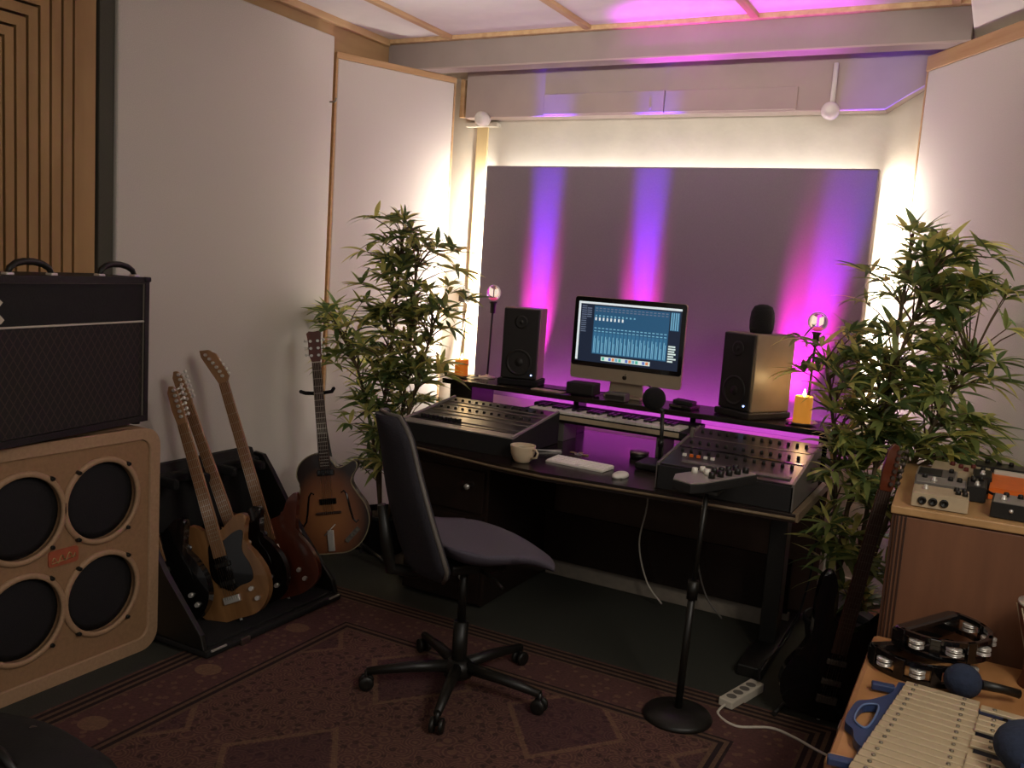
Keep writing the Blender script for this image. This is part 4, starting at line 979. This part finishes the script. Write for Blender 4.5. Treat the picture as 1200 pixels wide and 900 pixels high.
MB().ball((0, 0, .047), .047, (1.05, 1, 1), 24).build('ball', m_navysoft, t); MB().tube([(.045, 0, .05), (.10, .03, .04), (.14, .05, .03)], [.014, .012, .013], 10).build('handle', m_black, t)
t = thing('pouch', 'dark blue soft pouch lying over the right end of the glockenspiel', 'pouch', (.19, 2.24, .574))
MB().ball((0, 0, .055), .085, (1, 1.25, .66), 26).build('bag', m_navysoft, t); MB().tube([(-.03, -.09, .06), (-.02, -.13, .05), (.0, -.15, .03)], .006, 8).build('cord', m_navy, t)
t = thing('hand_drum', 'small brown wooden hand drum with pale cords at the right edge of the chest', 'drum', (.235, 2.92, .5205))
MB().lathe([(.06, 0), (.052, .03), (.05, .10), (.075, .18), (.085, .235), (.08, .245), (.001, .243)], 26).build('shell', m_tableside, t)
MB().lathe([(.083, .238), (.0865, .240), (.0865, .247), (.001, .2475)], 26).build('skin', m_piping, t)
k = MB()
for i in range(12):
    a = 2*PI*i/12; b = 2*PI*(i + .5)/12
    k.tube([(.088*math.cos(a), .088*math.sin(a), .235), (.0525*math.cos(b), .0525*math.sin(b), .10)], .0022, 5)
k.build('cord', m_beige, t)

# bass guitar leaning on the cabinet
bass = [(0, 0), (.09, .005), (.15, .05), (.165, .12), (.14, .20), (.115, .27), (.13, .33), (.145, .39), (.115, .41), (.075, .36), (.03, .33), (-.03, .34), (-.055, .40), (-.06, .47), (-.085, .52), (-.115, .50), (-.118, .41), (-.105, .31), (-.12, .24), (-.16, .16), (-.165, .09), (-.12, .02)]
bg = solid_guitar('bass_guitar', 'black long-horned bass guitar leaning against the left side of the wooden cabinet', 3.40, (-.41, .025), (-.266, 1.09), bass, m_gloss, m_redbrown, m_rose, d=.04)
del bg['group']
m_dullwire = mat('dull_bass_wire', '#4a4038', .5, metal=.4)
for o in bg.children_recursive:
    if o.name.split('.')[0] in ('fret', 'string', 'tuner', 'pickup', 'bridge') and o.type == 'MESH': o.data.materials[0] = m_dullwire
t = thing('guitar_stand', 'low black stand on the floor under the bass guitar', 'guitar stand', (-.43, 3.42, 0))
k = MB(); k.tube([(-.13, -.10, .022), (-.12, .02, .012), (.12, .02, .012), (.13, -.10, .022)], .010, 8); k.build('cradle', m_black, t)
for s in (-1, 1): MB().tube([(s*.10, .02, .012), (s*.12, .10, .012), (s*.05, .14, .2)], .009, 8).build('leg', m_black, t)

# floor clutter on the right
t = thing('power_strip', 'pale power strip lying on the floor beneath the right end of desk', 'power strip', (-.705, 3.41, .0005), math.radians(-15))
MB().bx(-.03, .03, -.125, .125, 0, .038, .005).build('case', m_piping, t)
for y in (-.08, -.03, .02, .07): MB().lathe([(.02, 0), (.02, -.004), (.001, -.004)], 16, c=(0, y, .0385)).build('outlet', m_grey, t)
k = MB(); k.tube(spline([(-.738, 3.29, .018), (-.745, 3.22, .008), (-.66, 3.16, .012), (-.55, 3.22, .014), (-.46, 3.20, .014), (-.38, 3.16, .014), (-.30, 3.14, .006)], 5, False), .005, 6)
tag(k.build('power_cable', m_cable_w), 'white power cable curving over the floor from the power strip', 'cable')
k = MB()
k.tube(spline([(-.50, 3.75, .55), (-.49, 3.68, .40), (-.47, 3.64, .22), (-.50, 3.60, .06), (-.55, 3.5, .006)], 5, False), .005, 6)
tag(k.build('hanging_cable', m_cable_w), 'pale cable hanging down between the desk and the bass guitar', 'cable')
k = MB(); k.tube(spline([(-.62, 4.3, .74), (-.60, 4.1, .35), (-.63, 3.9, .12), (-.68, 3.62, .07), (-.66, 3.5, .055)], 5, False), .005, 6)
tag(k.build('hanging_cable', m_cable_k), 'black cable drooping from the desk end to the power strip', 'cable')
for i, (x, lab) in enumerate(((-1.42, 'white cable dangling under the desk by the modesty panel, left one'), (-1.12, 'grey cable dangling under the desk by the modesty panel, right one'))):
    k = MB(); k.tube(spline([(x, 4.16, .72), (x + .01, 4.15, .5), (x - .01, 4.14, .30), (x + .05, 4.13, .12), (x + .14, 4.12, .03)], 5, False), .0045, 6)
    tag(k.build('hanging_cable', m_cable_w if i == 0 else m_grey), lab, 'cable')

# black bag low in the left foreground
t = thing('padded_bag', 'black padded bag on the floor in the left foreground', 'bag', (-2.06, 1.30, .0095))
k = MB(); bmesh.ops.create_cube(k.bm, size=1, matrix=Matrix.Translation((0, 0, .165)) @ Matrix.Diagonal((.56, .36, .32, 1)))
bmesh.ops.subdivide_edges(k.bm, edges=k.bm.edges[:], cuts=7, use_grid_fill=True)
for v in k.bm.verts:
    d = V((v.co.x/.28, v.co.y/.18, (v.co.z - .165)/.16)); n4 = (abs(d.x)**4 + abs(d.y)**4 + abs(d.z)**4) ** .25
    f = 1 / max(n4, .01) if n4 > .01 else 1
    v.co = V((d.x*f*.28, d.y*f*.18, .165 + d.z*f*.16)) + V((.008*math.sin(v.co.y*30), .008*math.sin(v.co.x*25), .01*math.sin(v.co.x*22 + v.co.y*15)))
k.build('bag', m_blackmatt, t, smooth=True)
k = MB(); k.tube([(-.12, -.05, .31), (-.11, -.05, .34), (-.04, -.05, .355), (.05, -.05, .35), (.12, -.05, .31)], .012, 8); k.build('handle', m_black, t)
MB().box((-.03, .10, .315), (.05, .022, .012), .004, (0, .1, .4)).build('buckle', m_steel, t)

# ------------------------------------------------------------------ light
def area(name, loc, rot, sx, sy, e, col, spread=180):
    l = bpy.data.lights.new(name, 'AREA'); l.shape = 'RECTANGLE'; l.size = sx; l.size_y = sy; l.energy = e; l.color = col; l.spread = math.radians(spread)
    o = bpy.data.objects.new(name, l); C.objects.link(o); o.location = loc; o.rotation_euler = rot; return o
def spot(name, loc, to, e, col, deg, blend=.6, size=.03):
    l = bpy.data.lights.new(name, 'SPOT'); l.energy = e; l.color = col; l.spot_size = math.radians(deg); l.spot_blend = blend; l.shadow_soft_size = size
    o = bpy.data.objects.new(name, l); C.objects.link(o); o.location = loc; o.rotation_euler = (V(to) - V(loc)).to_track_quat('-Z', 'Y').to_euler(); return o
warm = (1, .93, .82)
# LED tape behind the big panel, shining outwards from its edges
area('led_tape_top', (-1.74, 4.935, 2.16), (PI, 0, 0), 2.15, .03, 4.6, (1, .95, .88))
area('led_tape_side', (-2.863, 4.92, 1.52), (0, PI/2, 0), 1.3, .03, 27, warm)
area('led_tape_side', (-.612, 4.92, 1.62), (0, -PI/2, 0), 1.1, .03, 22, warm)
mag, blu = (1, .02, .72), (.10, .02, 1)
for x, tx, e in ((-2.46, -2.45, 380), (-1.80, -1.80, 380)):
    spot('stage_uplight', (x, 4.73, .80), (tx, 4.86, 1.27), e, mag, 24, .7)
    spot('stage_uplight', (x + .01, 4.74, .80), (tx + .01, 4.86, 1.92), e*4, blu, 11, .9)
spot('stage_uplight', (-.93, 4.68, .78), (-.885, 4.86, 1.27), 460, mag, 30, .7)
spot('stage_uplight', (-.93, 4.70, .78), (-.76, 4.86, 1.87), 640, blu, 15, .9)
area('purple_wash', (-1.6, 4.72, .80), (math.radians(150), 0, 0), 1.9, .1, 8, (.8, .10, .9))
for x, tx, e in ((-1.66, -1.60, 430), (-1.40, -1.02, 220)): spot('beam_uplight', (x, 4.43, 1.03), (tx, 4.545, 2.93), e, (.75, .02, 1), 25, .95)
# added fill lights out of view, not lamps of the room
area('ceiling_wash', (-1.7, 3.25, 2.62), (math.radians(110), 0, 0), 2.6, .06, 9, (1, .93, .84), 110)  # added strip in mid-air above the frame, brightens the ceiling by the beam
area('room_fill', (.2, -1.2, 2.6), (math.radians(52), 0, math.radians(20)), 2.4, 1.6, 17, (1, .92, .83))  # added soft general fill from behind the camera
spot('right_fill_spot', (.85, 1.1, 2.6), (.12, 2.6, .6), 22, (1, .84, .66), 48, .8, .12)  # added spot, lifts the cabinet and chest on the right
area('side_fill', (1.02, 1.5, 2.35), (0, math.radians(72), math.radians(-20)), .9, 1.2, 46, (1, .95, .87))  # added fill from the right, brightens the left wall panels
w = bpy.data.worlds.new('world'); bpy.context.scene.world = w; w.use_nodes = True
w.node_tree.nodes['Background'].inputs[0].default_value = (1, .93, .88, 1); w.node_tree.nodes['Background'].inputs[1].default_value = .22
sc = bpy.context.scene
sc.view_settings.view_transform = 'Standard'; sc.view_settings.look = 'None'; sc.view_settings.gamma = 1; sc.view_settings.exposure = 0; sc.view_settings.use_curve_mapping = False
sc.cycles.use_denoising = True
sc.cycles.sample_clamp_indirect = 4
